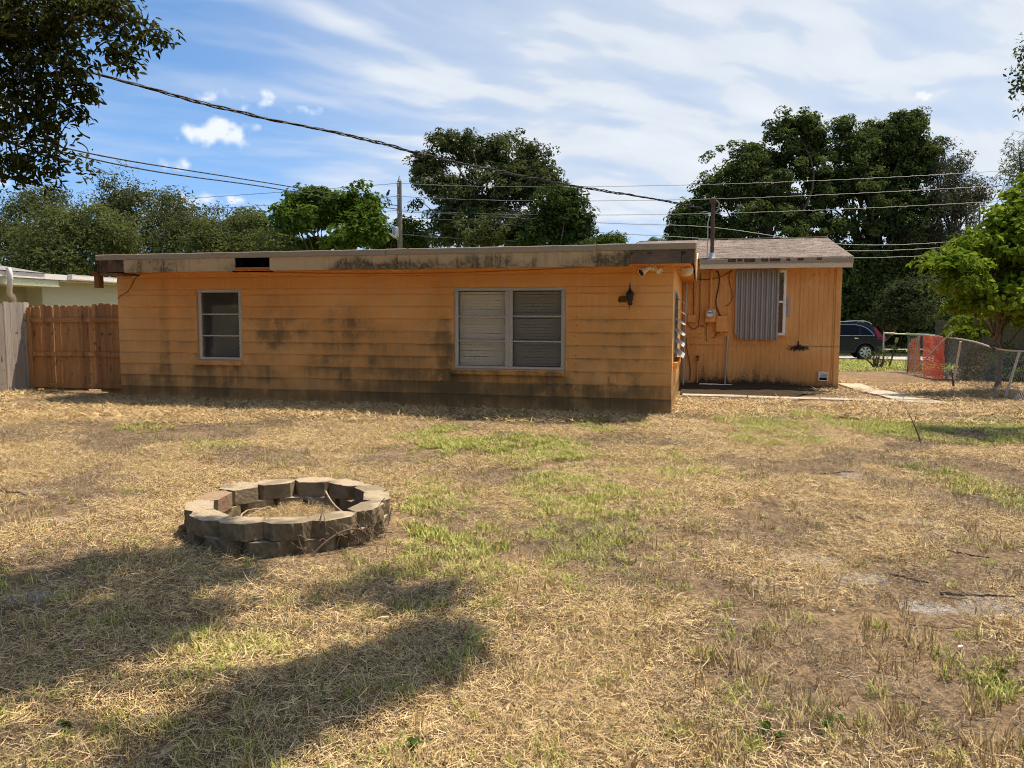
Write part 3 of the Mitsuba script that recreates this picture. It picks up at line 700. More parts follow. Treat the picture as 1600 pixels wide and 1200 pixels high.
part(vp, 'riser', cat([tube([hp(.963, SY - .06, .03), hp(.985, SY - .05, .80), hp(.998, SY - .04, 1.02)], .017, 9), tube([hp(.997, SY - .04, 1.0), hp(1.0, SY - .04, 1.105)], .027, 9)]), 'pvc_grey', smooth=40)
part(vp, 'branch', cat([tube([hp(.42, SY - .32, .075), hp(1.10, SY - .36, .065)], .015, 8), tube([hp(1.095, SY - .36, .075), hp(1.10, SY - .36, -.06)], .018, 8), tube([hp(.963, SY - .06, .06), hp(.963, SY - .36, .068)], .015, 8)]), 'white_paint', smooth=40)
fc = thing('water_tap', 'rusty water tap on a thin orange riser low on the siding', 'tap')
part(fc, 'riser', tube([hp(.37, SY - .03, .04), hp(.37, SY - .03, .62)], .012, 7), 'orange_flat', smooth=40)
part(fc, 'valve', cat([H(bx(.345, .395, SY - .07, SY - .015, .62, .68, .01)), H(bx(.35, .39, SY - .10, SY - .05, .56, .60, .008))]), 'rust_pipe')
hb = thing('wall_faucet', 'dark corroded faucet with a mossy stain on the right part of the siding', 'tap')
part(hb, 'body', cat([tube([hp(2.47, SY - .01, .90), hp(2.47, SY - .08, .90), hp(2.49, SY - .10, .86)], .016, 8), tube([hp(2.43, SY - .09, .93), hp(2.52, SY - .09, .93)], .011, 7), tube([hp(2.466, SY - .03, .90), hp(2.46, SY - .03, 1.02)], .014, 7)]), 'black_iron')
part(hb, 'moss', H(cat([bx(2.36 + .02 * k, 2.38 + .02 * k + .03, SY - .012 - .014 * rng.random(), SY - .001, .85 + .01 * rng.random(), .872 + .012 * rng.random(), .003) for k in range(11)])), 'charcoal')
dv = thing('dryer_vent', 'white louvred dryer vent near the foot of the siding', 'vent')
part(dv, 'housing', H(cat([bx(2.885, 2.905, SY - .06, SY - .002, .17, .365, .003), bx(3.06, 3.08, SY - .06, SY - .002, .17, .365, .003), bx(2.906, 3.059, SY - .06, SY - .002, .34, .365, .003), bx(2.906, 3.059, SY - .05, SY - .002, .17, .19, .003)])), 'white_paint')
for k in range(3):
    v, f = bx(2.908, 3.057, -.002, .002, -.028, .028); v = v.copy(); an = .6; y = v[:, 1] * math.cos(an) - v[:, 2] * math.sin(an); z = v[:, 1] * math.sin(an) + v[:, 2] * math.cos(an); v[:, 1] = y + SY - .03; v[:, 2] = z + .315 - .052 * k
    part(dv, 'louvre', H((v, f)), 'white_paint' if k != 2 else 'black_iron')
# corner items
single('meter_conduit', 'thin pale pipe with white cap box down the inner corner of the house', 'pipe', cat([tube([hp(.075, SY - .35, .0), hp(.075, SY - .35, 1.0), hp(.085, SY - .33, 1.0), hp(.10, SY - .33, 2.28)], .022, 8), H(bx(.03, .20, SY - .42, SY - .28, 2.28, 2.42, .01))]), 'pvc_grey', smooth=40)
el = thing('eave_lamp', 'cream bell shaped lamp under the right end of the flat roof', 'lamp')
part(el, 'shade', xf(lathe([(.0001, -.13), (.05, -.125), (.085, -.09), (.10, -.03), (.10, 0), (.0001, 0)], 18), frame(hp(.18, .35, 2.255), HU, HN, [0, 0, 1])), 'cream', smooth=40)
part(el, 'mount', H(bx(.0, .26, .28, .42, 2.255, 2.27)), 'orange_flat')
fl = thing('flood_light', 'twin white flood light under the eave near the right wall corner', 'lamp')
part(fl, 'base', H(bx(-.37, -.27, -.05, -.004, 2.20, 2.27, .015)), 'white_paint')
for s in (-1, 1):
    o = hp(-.32 + .07 * s, -.10, 2.225); dirv = -HN * .7 + HU * (.75 * s - .1) + np.array([0, 0, -.62]); dirv /= np.linalg.norm(dirv); sidev = np.cross(dirv, [0, 0, 1]); sidev /= np.linalg.norm(sidev)
    M = frame(o, sidev, np.cross(dirv, sidev), dirv); sc_ = 1.0 if s < 0 else .72
    hd = part(fl, 'head', xf(lathe([(.0001, -.06), (.03, -.055), (.036, 0), (.05, .07 * sc_), (.062 * sc_ + .004, .13 * sc_), (.056 * sc_, .13 * sc_)], 16), M), 'white_paint', smooth=40)
    part(hd, 'lens', xf(lathe([(.0001, .118 * sc_), (.057 * sc_, .122 * sc_)], 16), M), 'black_iron' if s < 0 else 'cream')
    part(fl, 'arm', tube([hp(-.32, -.045, 2.235), o], .014, 7), 'white_paint')
wl_ = thing('wall_lantern', 'black iron carriage lantern on the right part of the block wall', 'lantern')
o = frame(hp(-.64, -.11, 1.78), HU, HN, [0, 0, 1])
part(wl_, 'cage', xf(lathe([(.0001, -.10), (.03, -.095), (.035, -.07), (.058, .05), (.06, .06), (.0001, .06)], 6), o), 'black_iron')
part(wl_, 'cap', xf(lathe([(.07, .06), (.045, .10), (.018, .13), (.012, .17), (.004, .24), (.0001, .245)], 6), o), 'black_iron')
part(wl_, 'bracket', cat([tube(curve([hp(-.64, -.004, 1.80), hp(-.64, -.05, 1.90), hp(-.64, -.09, 1.92), hp(-.64, -.11, 1.88)], 12), .008, 6), H(bx(-.67, -.61, -.014, -.003, 1.68, 1.85, .004)), tube([hp(-.64, -.11, 1.70), hp(-.64, -.11, 1.60)], [.006, .003], 5)]), 'black_iron')
single('bare_patch', 'rusty bare patch in the orange paint left of the black lantern', 'patch', H((lambda q: (np.c_[q[0][:, 0], -.0055 + q[0][:, 2], q[0][:, 1]], q[1]))(extrude(Polygon([(-.83, 1.745), (-.80, 1.715), (-.76, 1.73), (-.70, 1.725), (-.69, 1.77), (-.685, 1.81), (-.72, 1.822), (-.78, 1.825), (-.82, 1.81)]), .003))), 'rust_wood')
single('wall_outlet', 'painted over outlet box low on the block wall right of the wide window', 'outlet', H(cat([bx(-.95, -.84, -.035, -.004, .47, .60, .008), bx(-.93, -.86, -.042, -.036, .49, .58, .004)])), 'wall_paint')
sc1 = thing('security_camera', 'tiny white security camera under the eave at the left wall corner', 'camera')
part(sc1, 'body', cat([tube([hp(-9.36, -.08, 2.24), hp(-9.33, -.16, 2.215)], .032, 12), H(bx(-9.40, -9.33, -.07, -.004, 2.215, 2.28, .01))]), 'white_paint', smooth=40)
part(sc1, 'lens', tube([hp(-9.33, -.16, 2.215), hp(-9.328, -.166, 2.2135)], .02, 10), 'black_iron')
single('camera_cable', 'thin cable drooping from the security camera to the left wall corner', 'cable', tube(curve([hp(-9.36, -.012, 2.22), hp(-9.5, -.012, 2.05), hp(-9.62, -.012, 1.92), hp(-9.74, -.012, 1.86), hp(-9.81, -.012, 1.80)], 20), .006, 5), 'rust_wood')
# soil bed against the gable wing, rubble
vb, fb = draped(hxy([(.05, 3.4), (2.0, 3.4), (2.7, 4.2), (3.2, 5.2), (3.2, 5.66), (.05, 5.66)]), 0.02, 0.12)
lx_, ly_ = loc(np.c_[vb[:, 0], vb[:, 1], vb[:, 2] * 0])
vb[:, 2] += np.clip((ly_ - 3.5) / 2.1, 0, 1) * 0.05 + 0.03 * (meshkit.fbm(vb * 5, 3, 8) - .5)
struct('soil_bed', (vb, fb), 'black_soil', smooth=True, label='dark bare soil bed at the foot of the siding')

# ------------------------------------------------------------------ wooden fences at the left
FY = 0.16
wf = thing('wooden_fence', 'brown wooden picket fence with three rails closing the gap left of the house', 'fence')
rng = np.random.default_rng(11)
x = -9.86; k = 0
G0 = lambda X, Y: float(gh(hp(X, Y, 0)[0], hp(X, Y, 0)[1]))
gaps = {2: .010, 4: .004, 5: .003, 7: .006, 9: .011, 10: .013, 11: .009}
while x > -11.88:
    w = 0.138 + rng.uniform(-.004, .004); h = 1.70 + rng.uniform(-.018, .018) + (0.03 if k < 5 else 0); y = FY + .045 + rng.uniform(-.002, .002)
    z0 = G0(x, FY) + (.02 if k not in (4, 5) else .07) + rng.uniform(0, .03)
    ps = Polygon([(0, 0), (w, 0), (w, h - .03 - z0), (w - .03, h - z0), (.03, h - z0), (0, h - .03 - z0)])
    v, f = extrude(ps, .016); t = rng.uniform(-.003, .003)
    v = np.c_[v[:, 0] + x - w + t * v[:, 1] * 2, y + v[:, 2], v[:, 1] + z0]
    part(wf, 'picket', H((v, f)), 'brown_wood'); x -= w + gaps.get(k, .003); k += 1
for z in (1.42, .78, .16):
    for a, b, dz in ((-11.9, -10.56, 0), (-10.545, -9.80, .012)):
        v, f = bx(a, b, FY, FY + .04, z - .043 + dz, z + .043 + dz, .006); v = v.copy(); v[:, 2] += (v[:, 0] - a) * rng.uniform(-.012, .012) + .03 * (z < .3)
        part(wf, 'rail', H((v, f)), 'brown_wood')
part(wf, 'post', H(bx(-12.0, -11.91, FY + .0, FY + .09, -.1, 1.66, .006)), 'brown_wood')
part(wf, 'shim', H(bx(-10.62, -10.52, FY - .008, FY - .001, .755, .80, .003)), 'pale_stick')
gf = thing('weathered_fence', 'weathered grey board fence running along the left side of the yard', 'fence')
FX = -12.03
y = 0.26; k = 0
while y > -3.4:
    w = .138 + rng.uniform(-.004, .004); h = 1.70 + rng.uniform(-.012, .012) - .02 * (k > 3); z0 = G0(FX, y) - .02
    ps = Polygon([(0, 0), (w, 0), (w, h - .035), (w - .03, h), (.03, h), (0, h - .035)])
    v, f = extrude(ps, .017)
    v = np.c_[FX - v[:, 2] + rng.uniform(-.004, .004), v[:, 0] + y - w, v[:, 1] + z0]
    part(gf, 'picket', H((v, f)), 'grey_wood'); y -= w + rng.uniform(.002, .007); k += 1

# ------------------------------------------------------------------ neighbour's house at the left
nh = thing('neighbour_house', 'pale lime green house with white gutter behind the grey fence', 'house')
NX = -10.70; NY = 16.0                                          # eave line passes here, running along HN


def NP(m):                                                      # x: away from our yard, y: along its long wall, z up
    v = np.asarray(m[0], float); return np.array([NX, NY, 0]) - v[:, :1] * HU + v[:, 1:2] * HN + v[:, 2:3] * np.array([0, 0, 1.0]), m[1]


part(nh, 'wall', NP(bx(.55, 9, 1.72, 9.5, -.2, 2.30)), 'lime_wall')
part(nh, 'wall', NP(bx(1.0, 9, -6, 1.715, -.2, 2.16)), 'lime_wall_olive', label='recessed olive tinted part of the wall')
part(nh, 'corner_trim', NP(bx(.985, 1.0, -.05, .06, -.2, 2.15)), 'lime_wall_olive')
part(nh, 'soffit', NP(cat([bx(.05, 1.1, -6, 1.72, 2.165, 2.19), bx(.05, .9, 1.722, 9.6, 2.305, 2.325)])), 'lime_wall_olive')
part(nh, 'frieze', NP(bx(.08, .12, -6, 1.72, 2.19, 2.33)), 'lime_wall')
part(nh, 'roof', NP((np.array([[0, -6, 2.46], [0, 1.3, 2.46], [3.2, -2.0, 3.2], [3.2, -6, 3.2], [6.4, 1.3, 2.46], [6.4, -6, 2.46]]), np.array([[0, 1, 2], [0, 2, 3], [1, 4, 2], [3, 2, 4], [3, 4, 5]]))), 'grey_shingle')
part(nh, 'flat_roof', NP(bx(.06, 9.2, -6, 9.74, 2.40, 2.452)), 'grey_shingle')
part(nh, 'fascia', NP(bx(.03, .05, -6, 9.75, 2.33, 2.45)), 'white_paint')
part(nh, 'end_fascia', NP(bx(.03, 9.2, 9.75, 9.77, 2.33, 2.45)), 'white_paint')
part(nh, 'gutter', NP(cat([bx(-.09, .025, 1.95, 9.8, 2.36, 2.366), bx(-.09, -.084, 1.95, 9.8, 2.366, 2.46), bx(-.1, .025, 1.93, 1.95, 2.355, 2.47), bx(-.095, -.07, 1.95, 9.8, 2.452, 2.462)])), 'white_paint')
P = curve([[-.04, .30, 2.50], [-.04, .32, 2.20], [.10, .42, 2.02], [.55, .95, 1.86], [.62, 1.0, 1.70], [.62, 1.0, .2]], 40)
part(nh, 'downspout', NP(tube(P, .055, 10)), 'white_paint', smooth=40)
part(nh, 'pipe_strap', NP(bx(.52, .72, .92, 1.09, 1.60, 1.625)), 'black_iron')

# ------------------------------------------------------------------ fire pit
fp = thing('fire_pit', 'round fire pit of two courses of weathered tan retaining wall blocks', 'fire pit')
PC = np.array([-1.535, 5.27]); PR = 0.67; rng = np.random.default_rng(5)


def pit_block(seed, back_w=.20, face_w=.30, dep=.19, h=.108):
    r = np.random.default_rng(seed)
    ps = Polygon([(-back_w / 2, 0), (-face_w / 2, dep * .56), (-face_w * .27, dep), (face_w * .27, dep), (face_w / 2, dep * .56), (back_w / 2, 0)])
    v2, f2 = trimesh.creation.triangulate_polygon(ps.segmentize(.035), engine='earcut')
    m = extrude(ps.buffer(-.006).segmentize(.03), h)
    v, f = trimesh.remesh.subdivide_to_size(np.asarray(m[0], float), np.asarray(m[1]), .036)
    t = trimesh.Trimesh(v, f, process=True); t.merge_vertices(); v = np.array(t.vertices); f = np.array(t.faces)
    nz = meshkit.fbm(v * 34 + seed * 3.1, 3, seed)
    out = np.c_[v[:, :2], v[:, 2] * 0]; out /= np.linalg.norm(out, axis=1, keepdims=True) + 1e-6
    rough = np.clip(v[:, 1] / dep * 1.6, .15, 1)
    v = v + out * ((nz - .5) * .027 * rough)[:, None]; v[:, 2] += (nz - .5) * .008
    return v, f


g0 = float(gh(PC[0], PC[1]))
N = 13
for lev in range(2):
    for k in range(N):
        a = -math.pi / 2 + (k + (0.5 if lev else 0.08)) * 2 * math.pi / N + rng.uniform(-.02, .02)
        rr = PR - .175 + rng.uniform(-.01, .01) - (0.0 if lev else .004)
        deg = math.degrees(a) % 360
        red = lev == 1 and 122 < deg < 200
        v, f = pit_block(k + 20 * lev, face_w=.338)
        v = v.copy()
        tilt = rng.uniform(-.03, .03) + (.10 if red and rng.random() < .6 else 0); v[:, 2] += v[:, 1] * tilt + v[:, 0] * rng.uniform(-.04, .04)
        R = rz(a - math.pi / 2 + rng.uniform(-.05, .05)); v = v @ R.T
        v[:, 0] += PC[0] + rr * math.cos(a); v[:, 1] += PC[1] + rr * math.sin(a) * 1.04
        v[:, 2] += g0 + .0 + (.1095 if lev else 0) + rng.uniform(0, .004)
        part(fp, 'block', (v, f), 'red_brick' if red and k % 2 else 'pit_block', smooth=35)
v, f = bx(-.10, .10, -.05, .05, 0, .05, .008); v = v @ rz(.25).T + np.array([-2.17, 5.17, float(gh(-2.17, 5.17)) + .01])
single('loose_brick', 'loose red brick lying on the ground left of the fire pit', 'brick', (v, f), 'red_brick')
P = curve([[PC[0] + .02, PC[1] + .30, g0 + .13], [PC[0] + .16, PC[1] + .20, g0 + .10], [PC[0] + .34, PC[1] + .08, g0 + .06]], 14)
v, f = tube(P, [.034 + .006 * math.sin(i * 1.7) for i in range(14)], 12); v = v + (meshkit.fbm(v * 30, 3, 3)[:, None] - .5) * .014
single('charred_log', 'short charred log lying inside the fire pit', 'log', (v, f), 'charcoal', smooth=50)
P = [curve([[PC[0] + .16, PC[1] + .32, g0 + .2], [PC[0] + .24, PC[1] + .2, g0 + .14], [PC[0] + .36, PC[1] + .06, g0 + .1]], 8), curve([[PC[0] - .3, PC[1] - .1, g0 + .02], [PC[0] - .25, PC[1] - .05, g0 + .12], [PC[0] - .16, PC[1] + .05, g0 + .15]], 8), curve([[PC[0] - .26, PC[1] - .22, g0 + .02], [PC[0] - .32, PC[1] - .02, g0 + .13], [PC[0] - .12, PC[1] + .05, g0 + .12]], 8)]
for p_, lb in zip(P, ('thin pale stick leaning behind the charred log in the fire pit', 'thin pale stick at the left inside the fire pit', 'thin bent stick crossing the left inside of the fire pit')):
    single('stick', lb, 'stick', tube(p_, [.007, .007, .006, .006, .006, .005, .004, .003], 6), 'pale_stick')
rt = []
for k in range(70):
    a = math.radians(-38 + rng.normal(0, 13)); r0 = PR + rng.uniform(-.02, .05); z = g0 + rng.uniform(.0, .19)
    c = np.array([PC[0] + r0 * math.cos(a), PC[1] + r0 * math.sin(a) * 1.04, z]); d = rng.normal(0, 1, 3); d[2] -= .5; d /= np.linalg.norm(d)
    P = curve([c, c + d * .04 + rng.normal(0, .015, 3), c + d * .08 + rng.normal(0, .025, 3), c + d * rng.uniform(.08, .14) + rng.normal(0, .02, 3)], 8); P[:, 2] = np.maximum(P[:, 2], g0)
    rt.append(tube(P, rng.uniform(.0015, .004), 4, caps=False))
rt.append(tube(curve([[PC[0] + .30, PC[1] - .70, g0], [PC[0] + .38, PC[1] - .66, g0 + .09], [PC[0] + .50, PC[1] - .56, g0 + .15], [PC[0] + .60, PC[1] - .42, g0 + .08]], 14), .007, 6))
single('dry_roots', 'tangle of dry roots clinging to the right front of the fire pit', 'roots', cat(rt), 'dead_wood')

# ------------------------------------------------------------------ foliage
def leaves(C, Nn, L, W, rng, jit=.8, fold=.18, detail=False):
    """C centres (n,3), Nn rough normals, L lengths, W widths -> leaf mesh, vertices per leaf"""
    n = len(C)
    nn = Nn + rng.normal(0, jit, (n, 3)); nn /= np.linalg.norm(nn, axis=1, keepdims=True) + 1e-9
    t = rng.normal(0, 1, (n, 3)); t[:, 2] -= .35; t -= nn * (t * nn).sum(1, keepdims=True); t /= np.linalg.norm(t, axis=1, keepdims=True) + 1e-9
    s = np.cross(nn, t); L = np.broadcast_to(L, (n,))[:, None]; W = np.broadcast_to(W, (n,))[:, None]
    if not detail:
        v = np.stack([C - t * L * .5, C + s * W * .5 + nn * W * fold, C + t * L * .5, C - s * W * .5 + nn * W * fold], 1)
        f = np.array([[0, 1, 2], [0, 2, 3]])
    else:
        v = np.stack([C - t * L * .5, C - t * L * .12 + s * W * .42 + nn * W * fold, C + t * L * .22 + s * W * .40 + nn * W * fold * .8 - nn * L * .02, C + t * L * .5 - nn * L * .09, C + t * L * .22 - s * W * .40 + nn * W * fold * .8 - nn * L * .02, C - t * L * .12 - s * W * .42 + nn * W * fold], 1)
        f = np.array([[0, 1, 2], [0, 2, 3], [0, 3, 4], [0, 4, 5]])
    k = v.shape[1]
    return v.reshape(-1, 3), (f[None] + (np.arange(n) * k)[:, None, None]).reshape(-1, 3), k


def crown(lobes, nclump, per, cr, L, W, col, seed, spread=.55, detail=False, flat=.7, holes=.0, droop=0.0):
    """lobes: (x, y, z, rx, ry, rz); clumps of leaves in a thick shell of each lobe -> (mesh, colours, clump centres)"""
    rng = np.random.default_rng(seed); lob = np.array(lobes, float)
    vol = (lob[:, 3] * lob[:, 4] * lob[:, 5]) ** .67; cnt = np.maximum(4, (nclump * vol / vol.sum())).astype(int)
    Cs, Ns = [], []
    for l, c in zip(lob, cnt):
        d = rng.normal(0, 1, (c, 3)); d /= np.linalg.norm(d, axis=1, keepdims=True)
        bump = .50 + .98 * meshkit.fbm(d * 2.9 + l[:3] * 1.7, 3, seed)
        r = (spread + (1 - spread) * rng.random(c) ** .6) * bump
        p = l[:3] + d * r[:, None] * l[3:6]
        if holes:
            keep = meshkit.fbm(p / (cr * 3.2) + 5, 2, seed + 3) > holes; p, d = p[keep], d[keep]
        Cs.append(p); Ns.append(d)
    Cc = np.vstack(Cs); Nc = np.vstack(Ns); m = len(Cc)
    size = cr * rng.uniform(.6, 1.3, m); k = np.maximum(3, rng.poisson(per, m))
    idx = np.repeat(np.arange(m), k); g = rng.normal(0, 1, (len(idx), 3)); g *= (rng.random(len(idx)) ** .2 / (np.linalg.norm(g, axis=1) + 1e-9))[:, None] ; g[:, 2] *= flat
    P = Cc[idx] + g * size[idx, None]
    if droop: P[:, 2] -= droop * size[idx] * (g[:, 0] ** 2 + g[:, 1] ** 2)
    nrm = Nc[idx] * .5 + g * .5 + np.array([0, 0, .65])
    v, f, kk = leaves(P, nrm, L * rng.uniform(.7, 1.25, len(P)), W * rng.uniform(.75, 1.2, len(P)), rng, jit=.55, detail=detail)
    a, b = np.array(col[0]), np.array(col[1])
    tone = np.clip(rng.normal(.45, .2, m)[idx] + rng.normal(0, .2, len(P)), 0, 1)[:, None]
    c = a * (1 - tone) + b * tone
    return (v, f), np.repeat(c, kk, 0), Cc


def limbs(base, top, r0, targets, rng, r1=.04, sides=8, wob=.05, kmin=3):
    """tapered trunk with limbs reaching for the targets"""
    base, top = np.asarray(base, float), np.asarray(top, float); n = 9; t = np.linspace(0, 1, n)[:, None]
    L = np.linalg.norm(top - base); P = base + (top - base) * t + rng.normal(0, wob * L * .25, (n, 3)) * (t * (1 - t) * 4) * [1, 1, .2]
    r = r0 * (1 - .62 * t[:, 0]); r[0] *= 1.35
    ms = [tube(P, r, sides)]
    for T_ in targets:
        T_ = np.asarray(T_, float); k = rng.integers(kmin, n); a = P[k]; m = (a + T_) / 2 + rng.normal(0, .08 * np.linalg.norm(T_ - a), 3) + [0, 0, .06 * np.linalg.norm(T_ - a)]
        q = curve([a, m, T_], 9); ms.append(tube(q, np.linspace(r[k] * .42, r1 * .4, 9), 6))
    return cat(ms)


def base_z(b):
    return float(gh(b[0], b[1], False))


def tree(name, label, base, lobes, trunk_r, nclump, per, cr, L, W, col, seed, group=None, bark='bark', branch=12, **kw):
    key = thing(name, label, 'tree', group); rng = np.random.default_rng(seed + 100)
    m, c, Cc = crown(lobes, nclump, per, cr, L, W, col, seed, **kw)
    lob = np.array(lobes, float); top = lob[np.argmax(lob[:, 2]), :3] - [0, 0, .3]; mid = lob[:, :3].mean(0); top = np.array([mid[0], mid[1], base_z(base) + (mid[2] - base_z(base)) * .8])
    tg = [l[:3] for l in lob] + [Cc[i] for i in rng.integers(0, len(Cc), branch)]
    base = np.array([base[0], base[1], float(gh(base[0], base[1], False)) - .1])
    part(key, 'trunk', limbs(base, top, trunk_r, tg, rng), bark, smooth=50)
    part(key, 'crown', m, 'leaf', color=c)
    return key


def lobe(px, py, y, rpx, rpy, depth=1.0):
    """a lobe of a crown whose middle is seen at a pixel of the photograph, y metres away"""
    c = at(px, py, y); s = y / F; return (c[0], c[1], c[2], rpx * s, max(rpx, rpy) * s * depth, rpy * s)


OAK = ((.050, .064, .024), (.145, .165, .068)); OAKL = ((.065, .085, .028), (.18, .21, .075)); MID = ((.034, .058, .014), (.115, .165, .036)); DK = ((.032, .052, .017), (.155, .205, .062)); EUC = ((.040, .056, .020), (.155, .185, .072))
# oaks beyond the house at the left
tree('oak_tree', 'olive green small leaved oak at the far left behind the lime green house', (-25, 36), [lobe(40, 355, 36, 70, 52), lobe(20, 400, 34, 70, 50), lobe(75, 315, 37, 34, 26)], .3, 420, 48, .52, .17, .07, OAK, 1, 'oaks behind the house')
tree('oak_tree', 'broad rounded oak crown just left of the flat roof', (-19, 31), [lobe(120, 385, 31, 82, 58), lobe(160, 360, 31, 50, 36), lobe(85, 420, 30, 60, 40)], .28, 460, 50, .48, .16, .065, OAKL, 2, 'oaks behind the house')
tree('oak_tree', 'tallest oak of the left group with a spire like top', (-20, 38), [lobe(195, 305, 38, 26, 34), lobe(215, 330, 38, 60, 34), lobe(150, 335, 38, 40, 28), lobe(235, 370, 37, 80, 50), lobe(180, 290, 38, 22, 20)], .32, 420, 46, .5, .17, .07, OAK, 3, 'oaks behind the house', holes=.36)
tree('oak_tree', 'open crowned oak with sky showing through right of the tallest oak', (-16, 39), [lobe(275, 322, 39, 46, 26), lobe(330, 350, 39, 40, 30), lobe(300, 370, 39, 74, 34), lobe(260, 345, 38, 50, 28)], .3, 400, 44, .5, .17, .07, OAK, 4, 'oaks behind the house', holes=.40)
tree('oak_tree', 'lighter olive oak at the right end of the left oak group', (-13, 36), [lobe(350, 372, 36, 56, 30), lobe(385, 350, 36, 30, 22), lobe(420, 385, 35, 50, 22), lobe(335, 395, 35, 50, 26)], .26, 330, 48, .46, .16, .065, OAKL, 5, 'oaks behind the house')
tree('broadleaf_tree', 'bright green broadleaf tree peeping out right of the oaks', (-13, 41), [lobe(392, 350, 42, 28, 18), lobe(415, 372, 42, 34, 20), lobe(450, 382, 41, 30, 14)], .2, 110, 40, .55, .26, .13, MID, 6)
# light green tree beyond the roof
tree('broadleaf_tree', 'round bright green tree with spreading crown left of the utility pole', (-9.3, 36), [lobe(505, 325, 36, 60, 32), lobe(560, 322, 36, 34, 30), lobe(470, 340, 35, 36, 24), lobe(540, 362, 35, 52, 34), lobe(455, 345, 36, 24, 18), lobe(490, 302, 36, 28, 16), lobe(575, 355, 35, 26, 30), lobe(470, 385, 37, 46, 14)], .26, 640, 40, .36, .24, .13, ((.045, .085, .015), (.165, .25, .042)), 7, spread=.35, holes=.41)
tree('low_tree', 'low dark green tree behind the street light', (-6, 43), [lobe(635, 368, 43, 36, 24), lobe(665, 382, 43, 30, 14), lobe(600, 380, 43, 34, 20)], .2, 150, 40, .5, .24, .11, MID, 8, holes=.3)
# tall open tree
tree('tall_tree', 'tall open crowned tree with pale limbs beyond the middle of the roof', (-1.6, 42), [lobe(730, 232, 42, 40, 30), lobe(785, 238, 42, 44, 34), lobe(670, 262, 42, 34, 32), lobe(835, 255, 42, 34, 26), lobe(655, 312, 42, 20, 22), lobe(700, 300, 41, 44, 30), lobe(760, 300, 41, 54, 40), lobe(830, 305, 41, 40, 36), lobe(770, 360, 40, 70, 34), lobe(700, 355, 41, 36, 30), lobe(690, 225, 42, 24, 20), lobe(850, 285, 41, 34, 34), lobe(800, 275, 42, 44, 34), lobe(735, 330, 41, 50, 30), lobe(860, 330, 40, 40, 30), lobe(820, 355, 40, 50, 28)], .34, 1300, 46, .40, .22, .10, EUC, 9, bark='pale_bark', branch=26, spread=.3, holes=.37)
tree('broadleaf_tree', 'dense green tree at the right foot of the tall open tree', (2.6, 38), [lobe(875, 318, 38, 36, 30), lobe(885, 340, 38, 36, 36), lobe(897, 362, 38, 32, 28), lobe(850, 370, 38, 40, 22), lobe(905, 385, 37, 24, 14)], .25, 300, 46, .44, .22, .10, ((.028, .05, .014), (.10, .14, .04)), 10)
tree('low_tree', 'small green treetop just above the middle of the flat roof edge', (6, 47), [lobe(952, 376, 47, 24, 9), lobe(940, 380, 47, 14, 10)], .15, 50, 40, .4, .24, .12, MID, 12)
# palm top
pk = thing('palm_tree', 'small palm with feathery fronds just above the roof edge', 'tree'); rng = np.random.default_rng(9)
pc = at(1012, 379, 46); pm, pcn = [], []
for k in range(16):
    a = rng.uniform(0, 6.28); L = rng.uniform(1.0, 1.5); up = rng.uniform(.3, 1.0); tt = np.linspace(0, 1, 14)
    R = np.stack([np.cos(a) * L * tt, np.sin(a) * L * tt, up * tt - .9 * tt ** 2], 1) + pc
    for s in (-1, 1):
        side = np.array([-math.sin(a), math.cos(a), 0]) * s
        for q in range(2, 14):
            b = R[q]; e = b + side * .38 * (1 - .5 * tt[q]) + np.array([math.cos(a) * .2, math.sin(a) * .2, -.22]); w = np.array([math.cos(a), math.sin(a), 0]) * .03
            pm.append((np.array([b - w, b + w, e]), np.array([[0, 1, 2]])))
m = cat(pm); part(pk, 'crown', m, 'leaf', color=np.repeat(np.array([[.09, .13, .04]]), len(m[0]), 0) * rng.uniform(.7, 1.3, (len(m[0]), 1)))
part(pk, 'trunk', tube([[pc[0], pc[1], -.4], pc], [.16, .11], 8), 'bark')
# dark trees at the right
tree('dark_tree', 'big dark evergreen rising behind the gable roof with a knobby top lobe', (14.5, 43), [lobe(1240, 205, 42.5, 40, 38), lobe(1150, 270, 42.5, 52, 46), lobe(1215, 280, 42.5, 70, 56), lobe(1120, 300, 42.5, 36, 30), lobe(1280, 250, 42.5, 36, 36), lobe(1200, 360, 42, 90, 56), lobe(1262, 215, 42.5, 26, 30), lobe(1170, 245, 42.5, 24, 22)], .42, 1250, 54, .38, .22, .10, DK, 13, 'dark trees behind the gable wing', spread=.4, holes=.41)
tree('dark_tree', 'low dark tree lobe behind the service mast', (10.5, 43), [lobe(1085, 345, 43, 36, 30), lobe(1070, 370, 43, 28, 24), lobe(1105, 375, 43, 40, 30)], .25, 280, 48, .5, .27, .12, DK, 14, 'dark trees behind the gable wing')
tree('dark_tree', 'tallest dark evergreen right of the gable roof, broad and dense', (20.5, 44.5), [lobe(1395, 210, 43, 44, 36), lobe(1350, 255, 43, 56, 44), lobe(1430, 255, 43, 40, 40), lobe(1315, 205, 43, 12, 24), lobe(1330, 320, 42.5, 70, 60), lobe(1410, 330, 42.5, 60, 60), lobe(1300, 290, 43, 40, 40), lobe(1365, 225, 43, 34, 28), lobe(1420, 190, 43, 24, 18)], .5, 1550, 54, .39, .22, .10, DK, 15, 'dark trees behind the gable wing', spread=.4, holes=.41, branch=24)
tree('sparse_tree', 'thin leaved grey green tree at the right edge of the dark trees', (24, 42), [lobe(1475, 255, 42, 36, 32), lobe(1505, 295, 42, 34, 34), lobe(1470, 320, 41, 44, 44), lobe(1500, 345, 41, 34, 30), lobe(1535, 300, 42, 14, 16), lobe(1450, 380, 41, 50, 40)], .3, 520, 38, .46, .20, .065, ((.04, .045, .025), (.13, .135, .085)), 16, spread=.3, holes=.42, branch=30)
